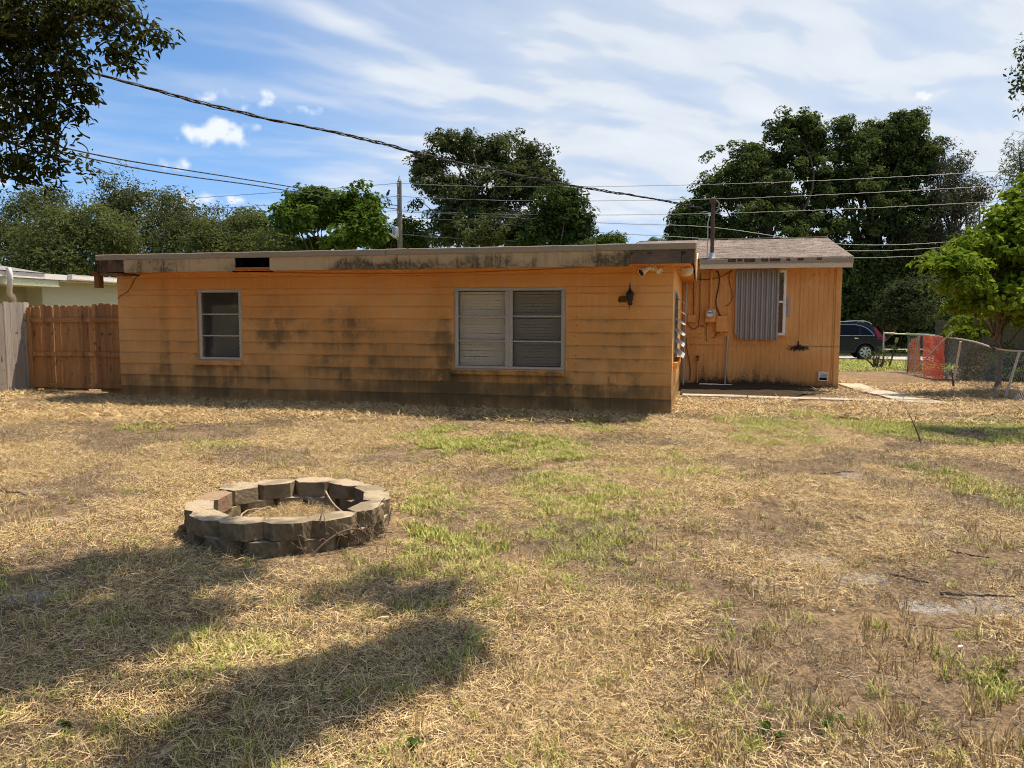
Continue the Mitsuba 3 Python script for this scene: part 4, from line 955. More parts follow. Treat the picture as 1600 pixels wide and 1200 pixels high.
tree('dark_tree', 'dark shaded low tree behind the parked car', (19, 45), [lobe(1345, 430, 43, 70, 60), lobe(1400, 420, 43, 60, 60), lobe(1300, 430, 43, 60, 70), lobe(1345, 480, 42.5, 60, 36), lobe(1400, 492, 42.5, 70, 34), lobe(1300, 490, 42.5, 70, 36)], .3, 900, 48, .55, .25, .11, DK, 17, 'dark trees behind the gable wing', spread=.3)
tree('dark_tree', 'dense dark tree filling the space beyond the chain link fence', (23, 44), [lobe(1475, 420, 44, 50, 60), lobe(1540, 430, 44, 60, 70), lobe(1600, 430, 44, 60, 70), lobe(1440, 400, 44, 40, 60)], .3, 460, 46, .6, .27, .12, DK, 18, 'dark trees behind the gable wing', spread=.3)
tree('shade_shrub', 'dark shaded shrubbery filling the ground behind the pipe gate', (20, 42.4), [lobe(px, 522, 42.3, 44, 26) for px in (1300, 1350, 1395, 1440, 1480, 1525)], .08, 420, 44, .5, .2, .09, DK, 60, spread=.3)
tree('shade_shrub', 'dark undergrowth at the foot of the shaded board fence', (17, 22), [lobe(1530, 585, 19.5, 36, 28), lobe(1580, 580, 19, 40, 34), lobe(1640, 580, 18.5, 60, 40), lobe(1555, 560, 20, 40, 24)], .05, 360, 30, .22, .10, .05, DK, 61, spread=.2)
tree('dark_tree', 'dark tree added to shade the neighbouring yard behind the lime green tree', (15.5, 20.5), [(15.4, 21, 3.4, 2.4, 2.4, 1.4), (17.5, 21.5, 4.4, 3.2, 3.0, 2.4), (14.6, 23.5, 3.0, 2.0, 2.2, 1.3), (19, 19, 4.2, 3.0, 3.0, 2.2)], .2, 620, 44, .42, .17, .08, DK, 62, spread=.3)  # added tree, placed sunward so its crown darkens the ground behind the fence
tree('shrub_tree', 'shrubby small leaved tree above the grass verge right of the parked car', (17, 37), [lobe(1415, 462, 35, 32, 24), lobe(1435, 490, 34, 24, 20), lobe(1400, 485, 35, 28, 22), lobe(1440, 450, 35, 24, 20)], .14, 230, 40, .34, .15, .07, ((.03, .045, .02), (.11, .13, .06)), 19, spread=.4)
# mulberry by the chain link fence, large bright leaves
tree('mulberry_tree', 'bright lime green big leaved tree leaning over the chain link fence', (10.6, 16.7), [lobe(1612, 320, 15.6, 44, 36), lobe(1566, 345, 15.6, 38, 28), lobe(1530, 375, 15.4, 36, 24), lobe(1496, 396, 15.2, 30, 17), lobe(1472, 410, 15, 24, 12), lobe(1590, 390, 15.4, 60, 44), lobe(1540, 420, 15, 52, 30), lobe(1500, 440, 14.9, 34, 18), lobe(1570, 455, 15.2, 56, 32), lobe(1640, 420, 15.6, 60, 70), lobe(1520, 474, 15.2, 36, 14), lobe(1610, 480, 15.6, 50, 30), lobe(1650, 330, 15.8, 50, 50), lobe(1630, 280, 15.8, 30, 26)], .065, 760, 18, .26, .145, .095, ((.085, .15, .014), (.33, .43, .055)), 20, spread=.3, detail=True, flat=.4, droop=.3, holes=.36)
tree('mulberry_sapling', 'low yellow green sapling behind the leaning fence post', (12.0, 20.0), [lobe(1510, 505, 20, 28, 12), lobe(1500, 522, 19.8, 28, 12), lobe(1525, 518, 19.8, 22, 12)], .03, 40, 14, .2, .15, .10, ((.07, .11, .012), (.20, .28, .03)), 21, spread=.3, detail=True, flat=.5, branch=6)
tree('willow_tree', 'feathery pale green treetop at the right edge of the photo', (15.5, 21), [lobe(1592, 238, 21, 26, 22), lobe(1610, 265, 21, 36, 26), lobe(1640, 300, 21, 60, 60)], .12, 150, 26, .22, .17, .032, ((.09, .12, .055), (.20, .24, .13)), 22, spread=.3, flat=1.1, droop=.5)
tree('overhanging_tree', 'dark leafy branch tip entering at the upper right corner', (10.5, 9.5), [lobe(1612, 95, 11, 20, 36), lobe(1595, 135, 11, 10, 16), lobe(1660, 60, 10.8, 56, 70), lobe(1700, 160, 10.5, 70, 70)], .14, 150, 22, .20, .075, .032, DK, 23, spread=.3)

# the big oak over the yard: crown enters at the upper left, its limbs shade the lawn
def shade(px, py, h):
    """the point h metres up the sun's direction from a spot of ground"""
    g = gnd(px, py); g[2] = 0; return g + SUN / SUN[2] * h


big = thing('shade_tree', 'large dark leafy tree overhanging the yard at the upper left', 'tree'); rng = np.random.default_rng(77)
vis = [lobe(20, 60, 8.2, 130, 70, .6), lobe(110, 20, 8.2, 100, 45, .6), lobe(190, 30, 8.0, 50, 28, .6), lobe(245, 62, 8.0, 30, 16, .6), lobe(40, 160, 8.2, 90, 60, .6), lobe(110, 110, 8.1, 46, 34, .6), lobe(30, 240, 8.2, 58, 50, .6), lobe(95, 190, 8.2, 44, 26, .6), lobe(105, 255, 8.2, 34, 14, .6), lobe(120, 150, 8.1, 30, 22, .6), lobe(-90, 150, 8.4, 120, 150, .7), lobe(-60, 0, 8.6, 150, 90, .8), lobe(60, 275, 8.2, 26, 20, .6), lobe(190, 75, 8.0, 40, 18, .6), lobe(200, 100, 8, 16, 12, .5)]
m1, c1, C1 = crown(vis, 640, 22, .17, .092, .036, ((.020, .027, .008), (.10, .115, .032)), 31, spread=.25, detail=True, flat=.8)
SH = []
for poly in [[(-140, 885), (60, 880), (200, 866), (300, 846), (330, 866), (400, 872), (410, 900), (350, 940), (320, 980), (225, 1035), (120, 1068), (-60, 1100), (-140, 1100)], [(530, 905), (600, 888), (690, 902), (728, 925), (715, 950), (650, 966), (570, 950)], [(190, 1200), (330, 1115), (460, 1050), (590, 1008), (700, 968), (740, 992), (715, 1050), (590, 1100), (480, 1150), (330, 1220), (200, 1250)], [(420, 930), (500, 915), (540, 935), (470, 950)]]:
    pl = Polygon(poly).buffer(-8); x0, y0, x1, y1 = pl.bounds; n = int(pl.area / 900 * 1.9)
    while n > 0:
        q = (rng.uniform(x0, x1), rng.uniform(y0, y1))
        if pl.contains(Point(q)):
            hgt = rng.uniform(5.2, 6.6); SH.append(shade(q[0], q[1], hgt)); n -= 1
SH = np.array(SH); cnt = 44
idx = np.repeat(np.arange(len(SH)), cnt); g = rng.normal(0, .078, (len(idx), 3)); P = SH[idx] + g
v, f, kk = leaves(P, np.tile([0, 0, 1.0], (len(P), 1)), .10, .045, rng, jit=.5, detail=False)
tone = rng.random((len(P), 1)); c2 = np.repeat(np.array([.018, .024, .008]) * (1 - tone) + np.array([.06, .075, .022]) * tone, kk, 0)
m3, c3, C3 = crown([(-6.5, 5.5, 6.8, 3.2, 3.2, 1.8), (-8.5, 3.0, 6.5, 3.2, 3.0, 2.0)], 420, 36, .42, .12, .055, ((.016, .021, .007), (.062, .072, .022)), 33)
part(big, 'crown', cat([m1, (v, f), m3]), 'leaf', color=np.vstack([c1, c2, c3]))
ends = [SH[i] for i in rng.integers(0, len(SH), 26)] + [C3[i] for i in rng.integers(0, len(C3), 10)]
tw = []
for p in C1[::2]:
    l = min(vis, key=lambda q: np.linalg.norm((p - np.array(q[:3])) / np.array(q[3:6]))); o_ = np.array(l[:3]) + rng.normal(0, .12, 3)
    tw.append(tube(curve([o_, (o_ + p) / 2 + rng.normal(0, .05, 3) + [0, 0, .04], p], 6), [.009, .008, .006, .005, .004, .002], 5, caps=False))
for l in vis[2:12:3]:
    tw.append(tube(curve([np.array([-6.6, 7.4, 4.6]) + rng.normal(0, .3, 3), (np.array([-6.6, 7.4, 4.6]) + l[:3]) / 2 + rng.normal(0, .25, 3), np.array(l[:3])], 9), np.linspace(.018, .008, 9), 6, caps=False))
part(big, 'branch', cat(tw), 'leaf_dark_wood', smooth=True)
part(big, 'trunk', limbs([-7.8, 3.6, -.1], [-6.9, 3.6, 7.4], .34, ends, rng, kmin=7), 'bark', smooth=50)

# ------------------------------------------------------------------ chain link fence, leaning outwards
cl = thing('chain_link_fence', 'sagging galvanised chain link fence leaning over at the right of the yard', 'fence')
# foot of the fabric and top rail, surveyed from the near end to the far end
FOOT = np.array([[9.1, 12.6], [9.25, 14.3], [9.9, 16.2], [10.55, 18.1], [11.25, 20.2], [11.75, 22.2], [12.2, 23.9]])
RAIL = np.array([[9.75, 12.7, .93], [9.70, 14.25, .895], [10.05, 15.9, .885], [10.62, 17.6, .975], [11.25, 19.8, 1.03], [11.75, 21.9, 1.055], [12.2, 23.8, 1.08]])
from scipy.interpolate import CubicSpline
ss = np.linspace(0, 1, 7); fs_, rs_ = CubicSpline(ss, FOOT), CubicSpline(ss, RAIL)


def fab(s, t):
    """point of the fabric: s along the fence, t up"""
    a = fs_(s); a = np.c_[a, gh(a[:, 0], a[:, 1]) + .03]; b = rs_(s); return a * (1 - t)[:, None] + b * t[:, None] + HU * (.04 * np.sin(t * np.pi) * np.sin(s * 19))[:, None]


sr = np.linspace(0, 1, 60)
part(cl, 'top_rail', tube(fab(sr, np.ones(60)), .019, 8), 'galvanised', smooth=40)
wires = []
LENF, HT = 11.9, 1.0; step = .072 / LENF
n = int(1 / step)
for k in range(-int(HT / .072), n):
    for sgn in (1, -1):
        tt = np.linspace(0, 1, 6); s0 = k * step; s = s0 + (tt if sgn > 0 else 1 - tt) * HT / LENF * .82
        if s.min() < 0 or s.max() > 1: continue
        wires.append(tube(fab(s, tt), .0021, 3, caps=False))
part(cl, 'wire_mesh', cat(wires), 'bright_wire', kind='stuff', label='diamond wire fabric')
for (p0, z0, p1) in [(at(1490, 592, 18.0), None, at(1501, 534, 17.75)), (at(1568, 619, 14.4), None, at(1593, 550, 14.3)), (at(1425, 580, 23.6), None, at(1436, 523, 23.6)), (at(1462, 586, 21.4), None, at(1467, 526, 21.2))]:
    part(cl, 'post', tube([p0 - [0, 0, .15], p1], .023, 8), 'galvanised', smooth=40)
P0, P1, P2 = at(1428, 580, 22.2), at(1444, 563, 21.2), at(1487, 519, 19.0)
single('brace_pipe', 'thin pipe leaning diagonally across the red safety netting', 'pipe', tube([P0, P1, P2], .02, 8), 'galvanised')
single('rusty_stake', 'short dark rusty stake standing in front of the chain link fence', 'stake', cat([tube([at(1490, 611, 16.6), at(1489, 593, 16.6)], .024, 8), tube([at(1489, 594, 16.6), at(1487, 579, 16.6)], .015, 8)]), 'rust_pipe')


def net(P00, P10, P01, P11, nu, nv, w, seed, sag=.06):
    """a net of flat strips between four corners"""
    r = np.random.default_rng(seed); ms = []

    def pt(u, v):
        p = (np.outer((1 - u) * (1 - v), P00) + np.outer(u * (1 - v), P10) + np.outer((1 - u) * v, P01) + np.outer(u * v, P11))
        q = np.stack([u * 4, v * 4, u * 0 + seed], -1)
        return p + (HN * .6 + HU * .4) * (sag * (meshkit.fbm(q, 3, seed) - .5) * 4)[:, None] + np.outer((meshkit.noise(q * 2, seed + 1) - .5) * .06, [0, 0, 1.0])
    m = 18
    for k in range(nu):
        u = np.full(m, (k + .5) / nu); v = np.linspace(0, 1, m); a, b = pt(u - w / 2 / nu * .9, v), pt(u + w / 2 / nu * .9, v); i = np.arange(m - 1)
        ms.append((np.vstack([a, b]), np.vstack([np.stack([i, i + 1, i + m + 1], 1), np.stack([i, i + m + 1, i + m], 1)])))
    for k in range(nv):
        v = np.full(m, (k + .5) / nv); u = np.linspace(0, 1, m); a, b = pt(u, v - w / 2 / nv), pt(u, v + w / 2 / nv); i = np.arange(m - 1)
        o = HN * .002
        ms.append((np.vstack([a, b]) + o, np.vstack([np.stack([i, i + 1, i + m + 1], 1), np.stack([i, i + m + 1, i + m], 1)])))
    return cat(ms)


on = thing('orange_netting', 'loose bright orange safety netting draped from a stake at the fence end', 'netting')
part(on, 'net', net(at(1418, 581, 23.6), at(1441, 581, 24.0), at(1420, 541, 23.6), at(1436, 528, 23.9), 12, 24, .84, 3, .05), 'net_orange')
part(on, 'fold', net(at(1420, 543, 23.55), at(1438, 541, 23.85), at(1424, 530, 23.6), at(1437, 526, 23.85), 10, 8, .96, 5, .10), 'net_orange')
part(on, 'stake', tube([at(1418, 583, 23.5), at(1420, 541, 23.5)], .02, 6), 'rust_pipe')
rn = thing('red_netting', 'faded red safety netting tied over the far part of the chain link fence', 'netting')
o = -HU * .07
c00, c10 = fab(np.array([.765, .60]), np.array([.0, -.04])) + o; c01, c11 = fab(np.array([.835, .675]), np.array([1.0, 1.0])) + o
part(rn, 'net', net(c00, c10, c01, c11, 40, 22, .62, 9, .055), 'net_red')

# low gate frame beyond the netting, wooden fence, house across the street
gt = thing('pipe_gate', 'low white pipe gate frame at the edge of the street', 'gate')
ga, gb, gc, gd = at(1381, 546, 30.5), at(1381, 520.5, 30.5), at(1456, 546, 30.0), at(1456, 524, 30.0)
part(gt, 'rail', tube([gb, gd], .03, 8), 'galvanised'); part(gt, 'rail', tube([ga, gc], .02, 8), 'galvanised')
part(gt, 'post', tube([np.array([ga[0], ga[1], float(gh(ga[0], ga[1])) - .1]), gb + [0, 0, .05]], .032, 8), 'galvanised')
part(gt, 'post', tube([np.array([gc[0], gc[1], float(gh(gc[0], gc[1])) - .1]), gd + [0, 0, .05]], .032, 8), 'galvanised')
single('white_board', 'white board lying on top of the pipe gate beside the netting', 'board', (lambda a, b: (np.array([a, b, b + [0, 0, .07], a + [0, 0, .07], a + [0, .1, 0], b + [0, .1, 0], b + [0, .1, .07], a + [0, .1, .07]]), np.array([[0, 1, 2], [0, 2, 3], [4, 6, 5], [4, 7, 6], [3, 2, 6], [3, 6, 7], [0, 5, 1], [0, 4, 5], [0, 3, 7], [0, 7, 4], [1, 5, 6], [1, 6, 2]])))(at(1434, 523.5, 29.6), at(1461, 525, 29.3)), 'white_paint')
bf = thing('board_fence', 'dark shaded board fence standing under the trees at the right', 'fence'); rng = np.random.default_rng(4)
a0, b0 = at(1462, 500, 31.0), at(1720, 500, 24.0); L = np.linalg.norm((b0 - a0)[:2]); dv_ = (b0 - a0) / L; dv_[2] = 0; pv = np.array([-dv_[1], dv_[0], 0])
s = 0
while s < L:
    p = a0 + dv_ * s; z0 = float(gh(p[0], p[1])) - .02; ztop = 1.50 + rng.uniform(-.03, .03)
    m = bx(0, .15, 0, .02, 0, ztop - z0); v = np.array([p[0], p[1], z0]) + m[0][:, :1] * dv_ + m[0][:, 1:2] * pv + m[0][:, 2:] * np.array([0, 0, 1.0])
    part(bf, 'board', (v, m[1]), 'olive_brown'); s += .157
for z in (.2, 1.15):
    m = bx(0, L, -.05, -.003, 0, .09); v = np.array([a0[0], a0[1], z]) + m[0][:, :1] * dv_ + m[0][:, 1:2] * pv + m[0][:, 2:] * np.array([0, 0, 1.0]); part(bf, 'rail', (v, m[1]), 'olive_brown')
fh = thing('street_house', 'beige house with grey panelled garage door across the street', 'house')
q0 = at(1440, 500, 52.0); q0[2] = -.4
def FQ(m):
    v = np.asarray(m[0], float); return q0 + v[:, :1] * HU + v[:, 1:2] * HN + v[:, 2:3] * np.array([0, 0, 1.0]), m[1]
part(fh, 'wall', FQ(cat([bx(-3, .85, 0, 6, 0, 2.75), bx(2.35, 12, 0, 6, 0, 2.75), bx(.85, 2.35, 0, 6, 2.45, 2.75)])), 'cream')
for k in range(4):
    part(fh, 'garage_panel', FQ(bx(.85, 2.35, .08, .12, .02 + .6 * k, .60 + .6 * k, .01)), 'garage_panel')
part(fh, 'roof', FQ((np.array([[-3.6, -.6, 2.7], [12.6, -.6, 2.7], [12.6, 3, 4.0], [-3.6, 3, 4.0], [-3.6, 6.6, 2.7], [12.6, 6.6, 2.7]]), np.array([[0, 1, 2], [0, 2, 3], [3, 2, 5], [3, 5, 4]]))), 'grey_shingle')
part(fh, 'fascia', FQ(bx(-3.6, 12.6, -.62, -.6, 2.52, 2.7)), 'cream')
fh2 = thing('far_house', 'house with sunlit tan roof glimpsed through the dark trees above the car', 'house')
q0 = at(1360, 500, 62.0); q0[2] = -.4
part(fh2, 'wall', FQ(bx(-4, 9, 0, 6, 0, 2.6)), 'cream')
part(fh2, 'roof', FQ((np.array([[-4.6, -.6, 2.5], [9.6, -.6, 2.5], [9.6, 3, 3.9], [-4.6, 3, 3.9], [-4.6, 6.6, 2.5], [9.6, 6.6, 2.5]]), np.array([[0, 1, 2], [0, 2, 3], [3, 2, 5], [3, 5, 4]]))), 'cream')
sg = thing('yellow_sign', 'yellow wedge shaped warning sign on a post half hidden by the lime green tree', 'sign')
y_ = 33.0; w_ = y_ / F; c = at(1535, 466, y_)
pl = [(-6, 0), (6, 0), (4.6, -8), (2.6, -14), (2.8, -33), (-2.8, -33), (-2.6, -14), (-4.6, -8)]
m = extrude(Polygon([(a * w_, b * w_) for a, b in pl]), .012); v = c + m[0][:, :1] * CR + m[0][:, 1:2] * np.array([0, 0, 1.0]) + m[0][:, 2:] * np.array([0, 1.0, 0])
part(sg, 'board', (v, m[1]), 'sign_yellow')
m = extrude(Polygon([(-4.6 * w_, -1 * w_), (4.6 * w_, -1 * w_), (3.2 * w_, -6 * w_), (-3.2 * w_, -6 * w_)]), .003); v = c - np.array([0, .004, 0]) + m[0][:, :1] * CR + m[0][:, 1:2] * np.array([0, 0, 1.0]) + m[0][:, 2:] * np.array([0, 1.0, 0])
part(sg, 'emblem', (v, m[1]), 'sign_orange')
part(sg, 'post', tube([c + [0, .03, -.25], np.array([c[0], c[1] + .03, -.3])], .025, 8), 'sign_yellow')

# ------------------------------------------------------------------ parked car, seen from its left side; its tail is to the right
car = thing('parked_car', 'dark navy sport utility car with roof rails parked on the street', 'car')
cy = 25.75; rear_x = at(1379.5, 530, 37.0); rear = loc(rear_x)[0]
cxl = loc(at(1371, 530, 36.2))[0]
cg = float(gh(*hp(cxl, cy + 1, 0)[:2])) + .04
def CQ(m):                                                       # x: forward from the tail (so -HU), y: inward from the near side, z up
    v = np.asarray(m[0], float); return hp(cxl, cy, cg) - v[:, :1] * HU + v[:, 1:2] * HN + v[:, 2:3] * np.array([0, 0, 1.0]), m[1]
WX = (.82, 3.44); WR_ = .345
prof = Polygon([(.02, .52), (.10, .40), (.30, .33), (4.25, .30), (4.45, .42), (4.50, .70), (4.42, .90), (3.55, 1.02), (3.4, 1.04), (.14, 1.06), (.05, .98), (.03, .75)])
arch = unary_union([Point(x, .345).buffer(.42, 24) for x in WX])
bodyp = prof.difference(arch).buffer(-.02).buffer(.02)
ms = []
for yy, ins in ((.05, 0.0),):
    m = extrude(bodyp, 1.72); v = np.c_[m[0][:, 0], m[0][:, 2] + .05, m[0][:, 1]]; ms.append((v, m[1]))
m = extrude(bodyp.buffer(-.035), .05); ms.append((np.c_[m[0][:, 0], m[0][:, 2] + .0, m[0][:, 1]], m[1]))
body = cat(ms); v = body[0].copy()
part(car, 'body', CQ((v, body[1])), 'car_paint')
gb_ = np.array([[.10, 1.05], [.36, 1.42], [.62, 1.62], [1.0, 1.66], [2.0, 1.66], [2.55, 1.58], [3.45, 1.05]])
def house_ring(ps, yin):
    return np.array([[x, yin + (z - 1.05) * .28, z] for x, z in ps])
r0 = house_ring(gb_, .04); r1 = r0.copy(); r1[:, 1] = 1.82 - r1[:, 1]; n = len(gb_); i = np.arange(n)
tri = [[0, k, k + 1] for k in range(1, n - 1)]
f = tri + [[n + a, n + c, n + b] for a, b, c in tri] + [[k, (k + 1) % n, n + (k + 1) % n] for k in range(n)] + [[k, n + (k + 1) % n, n + k] for k in range(n)]
part(car, 'cabin', CQ((np.vstack([r0, r1]), np.array(f))), 'car_paint')
def side(ps, off):
    v = np.array([[x, .04 + (z - 1.05) * .28 - off, z] for x, z in ps]); n = len(ps); v = np.vstack([v, v + [0, .012, 0]])
    pl = trimesh.creation.triangulate_polygon(Polygon(ps), engine='earcut'); m = extrude(Polygon(ps), .01)
    q = m[0]; return np.c_[q[:, 0], .04 + (q[:, 1] - 1.05) * .28 - off + q[:, 2] * .5, q[:, 1]], m[1]
for ps in ([(.50, 1.13), (1.02, 1.11), (1.02, 1.50), (.78, 1.42)], [(1.09, 1.11), (1.98, 1.10), (1.98, 1.56), (1.20, 1.56), (1.09, 1.52)], [(2.05, 1.10), (2.95, 1.10), (2.5, 1.47), (2.2, 1.56), (2.05, 1.56)]):
    part(car, 'window', CQ(side(ps, .008)), 'car_glass')
arc = [(.46, 1.085), (.62, 1.30), (.80, 1.44), (1.02, 1.535), (1.3, 1.585), (2.2, 1.585)]
part(car, 'chrome_line', CQ(tube(curve([[x, .025 + (z - 1.05) * .28, z] for x, z in arc], 30), .013, 6)), 'chrome')
part(car, 'chrome_line', CQ(tube([[.46, .022, 1.085], [3.0, .022, 1.085]], .010, 6)), 'chrome')
part(car, 'tail_light', CQ(cat([side([(.115, .92), (.34, .95), (.36, 1.12), (.52, 1.46), (.44, 1.48), (.32, 1.36), (.10, 1.05)], .02), bx(-.015, .2, .06, .3, .86, 1.08, .03)])), 'tail_red')
part(car, 'tail_light', CQ(bx(-.015, .2, 1.52, 1.76, .86, 1.08, .03)), 'tail_red')
part(car, 'bumper', CQ(bx(-.06, .34, .02, 1.80, .40, .66, .05)), 'car_trim')
part(car, 'sill_trim', CQ(cat([bx(1.27, 3.0, -.012, .1, .30, .40, .02)])), 'car_trim')
for x in WX:
    ring = Point(x, .345).buffer(.46, 24).difference(Point(x, .345).buffer(.405, 24)).intersection(sbox(-1, .36, 6, 2))
    m = extrude(ring, .03); part(car, 'arch_trim', CQ((np.c_[m[0][:, 0], m[0][:, 2] - .012, m[0][:, 1]], m[1])), 'car_trim')
    part(car, 'arch_liner', CQ((lambda q: (np.c_[q[0][:, 0], q[0][:, 2] + .25, q[0][:, 1]], q[1]))(extrude(Point(x, .40).buffer(.44, 20), .02))), 'black_fill')
    for near in (True, False):
        M = frame([x, .01 if near else 1.81, .345], [1, 0, 0], [0, 0, 1], [0, -1 if near else 1, 0])
        w = part(car, 'wheel', CQ(xf(lathe([(.235, -.02), (.25, .02), (.31, .025), (.34, .0), (.345, -.05), (.345, -.18), (.32, -.21), (.2, -.21)], 32), M)), 'tyre', smooth=40)
        if near:
            sp5 = [Point(0, 0).buffer(.05)] + [Polygon([(-.032, 0), (.032, 0), (.045, .235), (-.045, .235)]) for _ in range(7)]
            from shapely import affinity
            sp5 = [sp5[0]] + [affinity.rotate(sp5[k + 1], k * 360 / 7, origin=(0, 0)) for k in range(7)]
            rimp = unary_union(sp5 + [Point(0, 0).buffer(.242, 24).difference(Point(0, 0).buffer(.215, 24))])
            part(w, 'rim', CQ(xf(extrude(rimp, .025), M)), 'alloy'); part(w, 'brake_disc', CQ(xf(lathe([(.0001, -.05), (.225, -.05)], 24), M)), 'car_trim')
part(car, 'roof_rail', CQ(cat([tube(curve([[.55, .22, 1.60], [.70, .23, 1.70], [1.6, .24, 1.725], [2.35, .24, 1.68], [2.5, .23, 1.62]], 24), .018, 7)])), 'chrome')
part(car, 'roof_rail', CQ(cat([tube(curve([[.55, 1.60, 1.60], [.70, 1.59, 1.70], [1.6, 1.58, 1.725], [2.35, 1.58, 1.68], [2.5, 1.59, 1.62]], 24), .018, 7)])), 'chrome')
part(car, 'cross_bar', CQ(cat([bx(.85, .93, .25, 1.57, 1.715, 1.745, .01), bx(1.85, 1.93, .25, 1.57, 1.715, 1.745, .01)])), 'galvanised')
part(car, 'door_handle', CQ(bx(1.12, 1.30, -.02, .02, .955, .985, .008)), 'chrome'); part(car, 'door_handle', CQ(bx(2.15, 2.33, -.02, .02, .955, .985, .008)), 'chrome')
part(car, 'door_seam', CQ(cat([bx(2.012, 2.018, -.004, .02, .42, 1.06), bx(1.06, 1.066, -.004, .02, .74, 1.06)])), 'black_fill')

# ------------------------------------------------------------------ utility pole, street light and wires along the street
PX, PY_ = at(625, 400, 40.0)[0], 40.0
pole = thing('utility_pole', 'grey wooden utility pole with transformer can rising beyond the flat roof', 'utility pole')
ptop = at(624, 283, 40.0)
part(pole, 'shaft', tube([[PX, 40, -.4], [ptop[0], 40, ptop[2]]], [.17, .115], 12), 'pole_wood', smooth=40)
part(pole, 'cap', tube([ptop - [0, 0, .02], ptop + [0, 0, .28]], [.10, .015], 8), 'galvanised')
tc = at(618, 363, 39.75)
part(pole, 'transformer', xf(lathe([(.0001, -.26), (.15, -.26), (.17, -.22), (.17, .2), (.13, .27), (.0001, .29)], 16), frame(tc, [1, 0, 0], [0, 1, 0], [0, 0, 1])), 'galvanised', smooth=40)
part(pole, 'guard', tube([[PX + .14, 39.8, 2.0], [PX + .13, 39.8, 4.9]], .035, 6), 'galvanised')
la = part(pole, 'lamp_arm', tube(curve([at(622, 374, 39.9), at(608, 365, 38.9), at(594, 359.5, 37.9), at(586, 360, 37.3)], 16), .045, 8), 'galvanised', smooth=40)
lh = at(581, 361, 36.9); part(la, 'lamp_head', (lambda q: (q[0] * [.36, .5, .10] + lh, q[1]))((lambda t: (np.array(t.vertices), np.array(t.faces)))(trimesh.creation.icosphere(2))), 'white_paint', smooth=True)
ins = []
for py in (288, 307, 330):
    c = at(621.5, py, 39.85); ins.append(xf(lathe([(.0001, -.12), (.06, -.10), (.04, 0), (.07, .08), (.0001, .12)], 10), frame(c, [1, 0, 0], [0, 1, 0], [0, 0, 1])))
    part(pole, 'insulator', ins[-1], 'grey_metal')


def street_y(px):
    """distance of the line of street poles along a sight line"""
    d = ray(px, 400); k = (hp(*loc([PX, 40, 0]), 0)); t = (k @ HN - EYE @ HN) / (d @ HN); return float((EYE + d * t)[1])


def line(pts, r, name, label, matl='thin_wire', n=50):
    P = curve([at(px, py, street_y(px) if y is None else y) for px, py, y in pts], n); return single(name, label, 'wire', tube(P, r, 5), matl)


for pts, lb in [([(150, 318, None), (400, 303, None), (621, 286.5, None)], 'topmost power wire left of the utility pole'), ([(150, 334, None), (400, 322, None), (621, 307, None)], 'second power wire left of the utility pole'), ([(60, 352, None), (400, 341, None), (520, 335, None), (621, 329, None)], 'third power wire left of the utility pole'),
                ([(120, 376, None), (350, 377, None), (520, 369, None), (622, 362, None)], 'lowest wire left of the utility pole'),
                ([(627, 286.5, None), (800, 291.8, None), (1000, 290.5, None), (1200, 285.3, None), (1400, 276.5, None), (1700, 258, None)], 'topmost power wire right of the utility pole'),
                ([(627, 307, None), (800, 313.3, None), (1000, 313.2, None), (1200, 308, None), (1400, 299, None), (1700, 282, None)], 'second power wire right of the utility pole'),
                ([(627, 328, None), (800, 335, None), (1000, 335.5, None), (1200, 331, None), (1400, 323, None), (1700, 306, None)], 'third power wire right of the utility pole'),
                ([(627, 331, None), (800, 340, None), (1000, 350.5, None), (1110, 355, None), (1307, 381, None), (1500, 377, None), (1700, 372, None)], 'upper communication cable right of the utility pole'),
                ([(627, 341, None), (800, 351.5, None), (930, 363, None), (1100, 373, None), (1330, 392, None), (1470, 387, None), (1700, 380, None)], 'middle communication cable right of the utility pole'),
                ([(627, 366, None), (800, 376.5, None), (1000, 386, None), (1335, 403, None), (1440, 400, None), (1700, 394, None)], 'lowest communication cable right of the utility pole')]:
    line(pts, .012 if 'power' in lb or 'lowest wire' in lb else .015, 'power_line' if 'power' in lb else 'cable_line', lb, 'thin_wire' if 'left' in lb else 'bright_wire')
for k, (dy, lb) in enumerate(((0, 'upper of two black wires running from the upper left to the utility pole'), (7, 'lower of two black wires running from the upper left to the utility pole'))):
    line([(-60, 186 + dy, 17.0), (100, 231 + dy, 20.0), (260, 261 + dy * 1.4, 24.5), (400, 283 + dy, 29.5), (520, 303 + dy * 1.1, 34.5), (623, 322 + dy * .7, 39.8)], .021, 'pole_wire', lb, 'black_cable')
bd = thing('bird', 'small dark bird perched on the power wire left of the utility pole', 'bird')
b = at(606, 306, street_y(606)); ic = trimesh.creation.icosphere(2); iv = np.array(ic.vertices)
body = iv * [.06, .055, .10]; body[:, 0] += body[:, 2] * .35
hd = iv * .042 + np.array([.055, 0, .115]); bk = (np.array([[.09, -.012, .115], [.09, .012, .115], [.135, 0, .105], [.09, 0, .13]]), np.array([[0, 1, 2], [0, 2, 3], [1, 3, 2]]))
tl = bx(-.13, -.03, -.022, .022, -.012, .0); tl = (tl[0] @ np.array([[.75, 0, .66], [0, 1, 0], [-.66, 0, .75]]) + [-.0, 0, -.05], tl[1])
for nm, m in (('body', (body, np.array(ic.faces))), ('head', (hd, np.array(ic.faces))), ('beak', bk), ('tail', tl)):
    part(bd, nm, (m[0] * 1.25 + b + [0, 0, .115], m[1]), 'feather', smooth=(True if nm in ('body', 'head') else False))
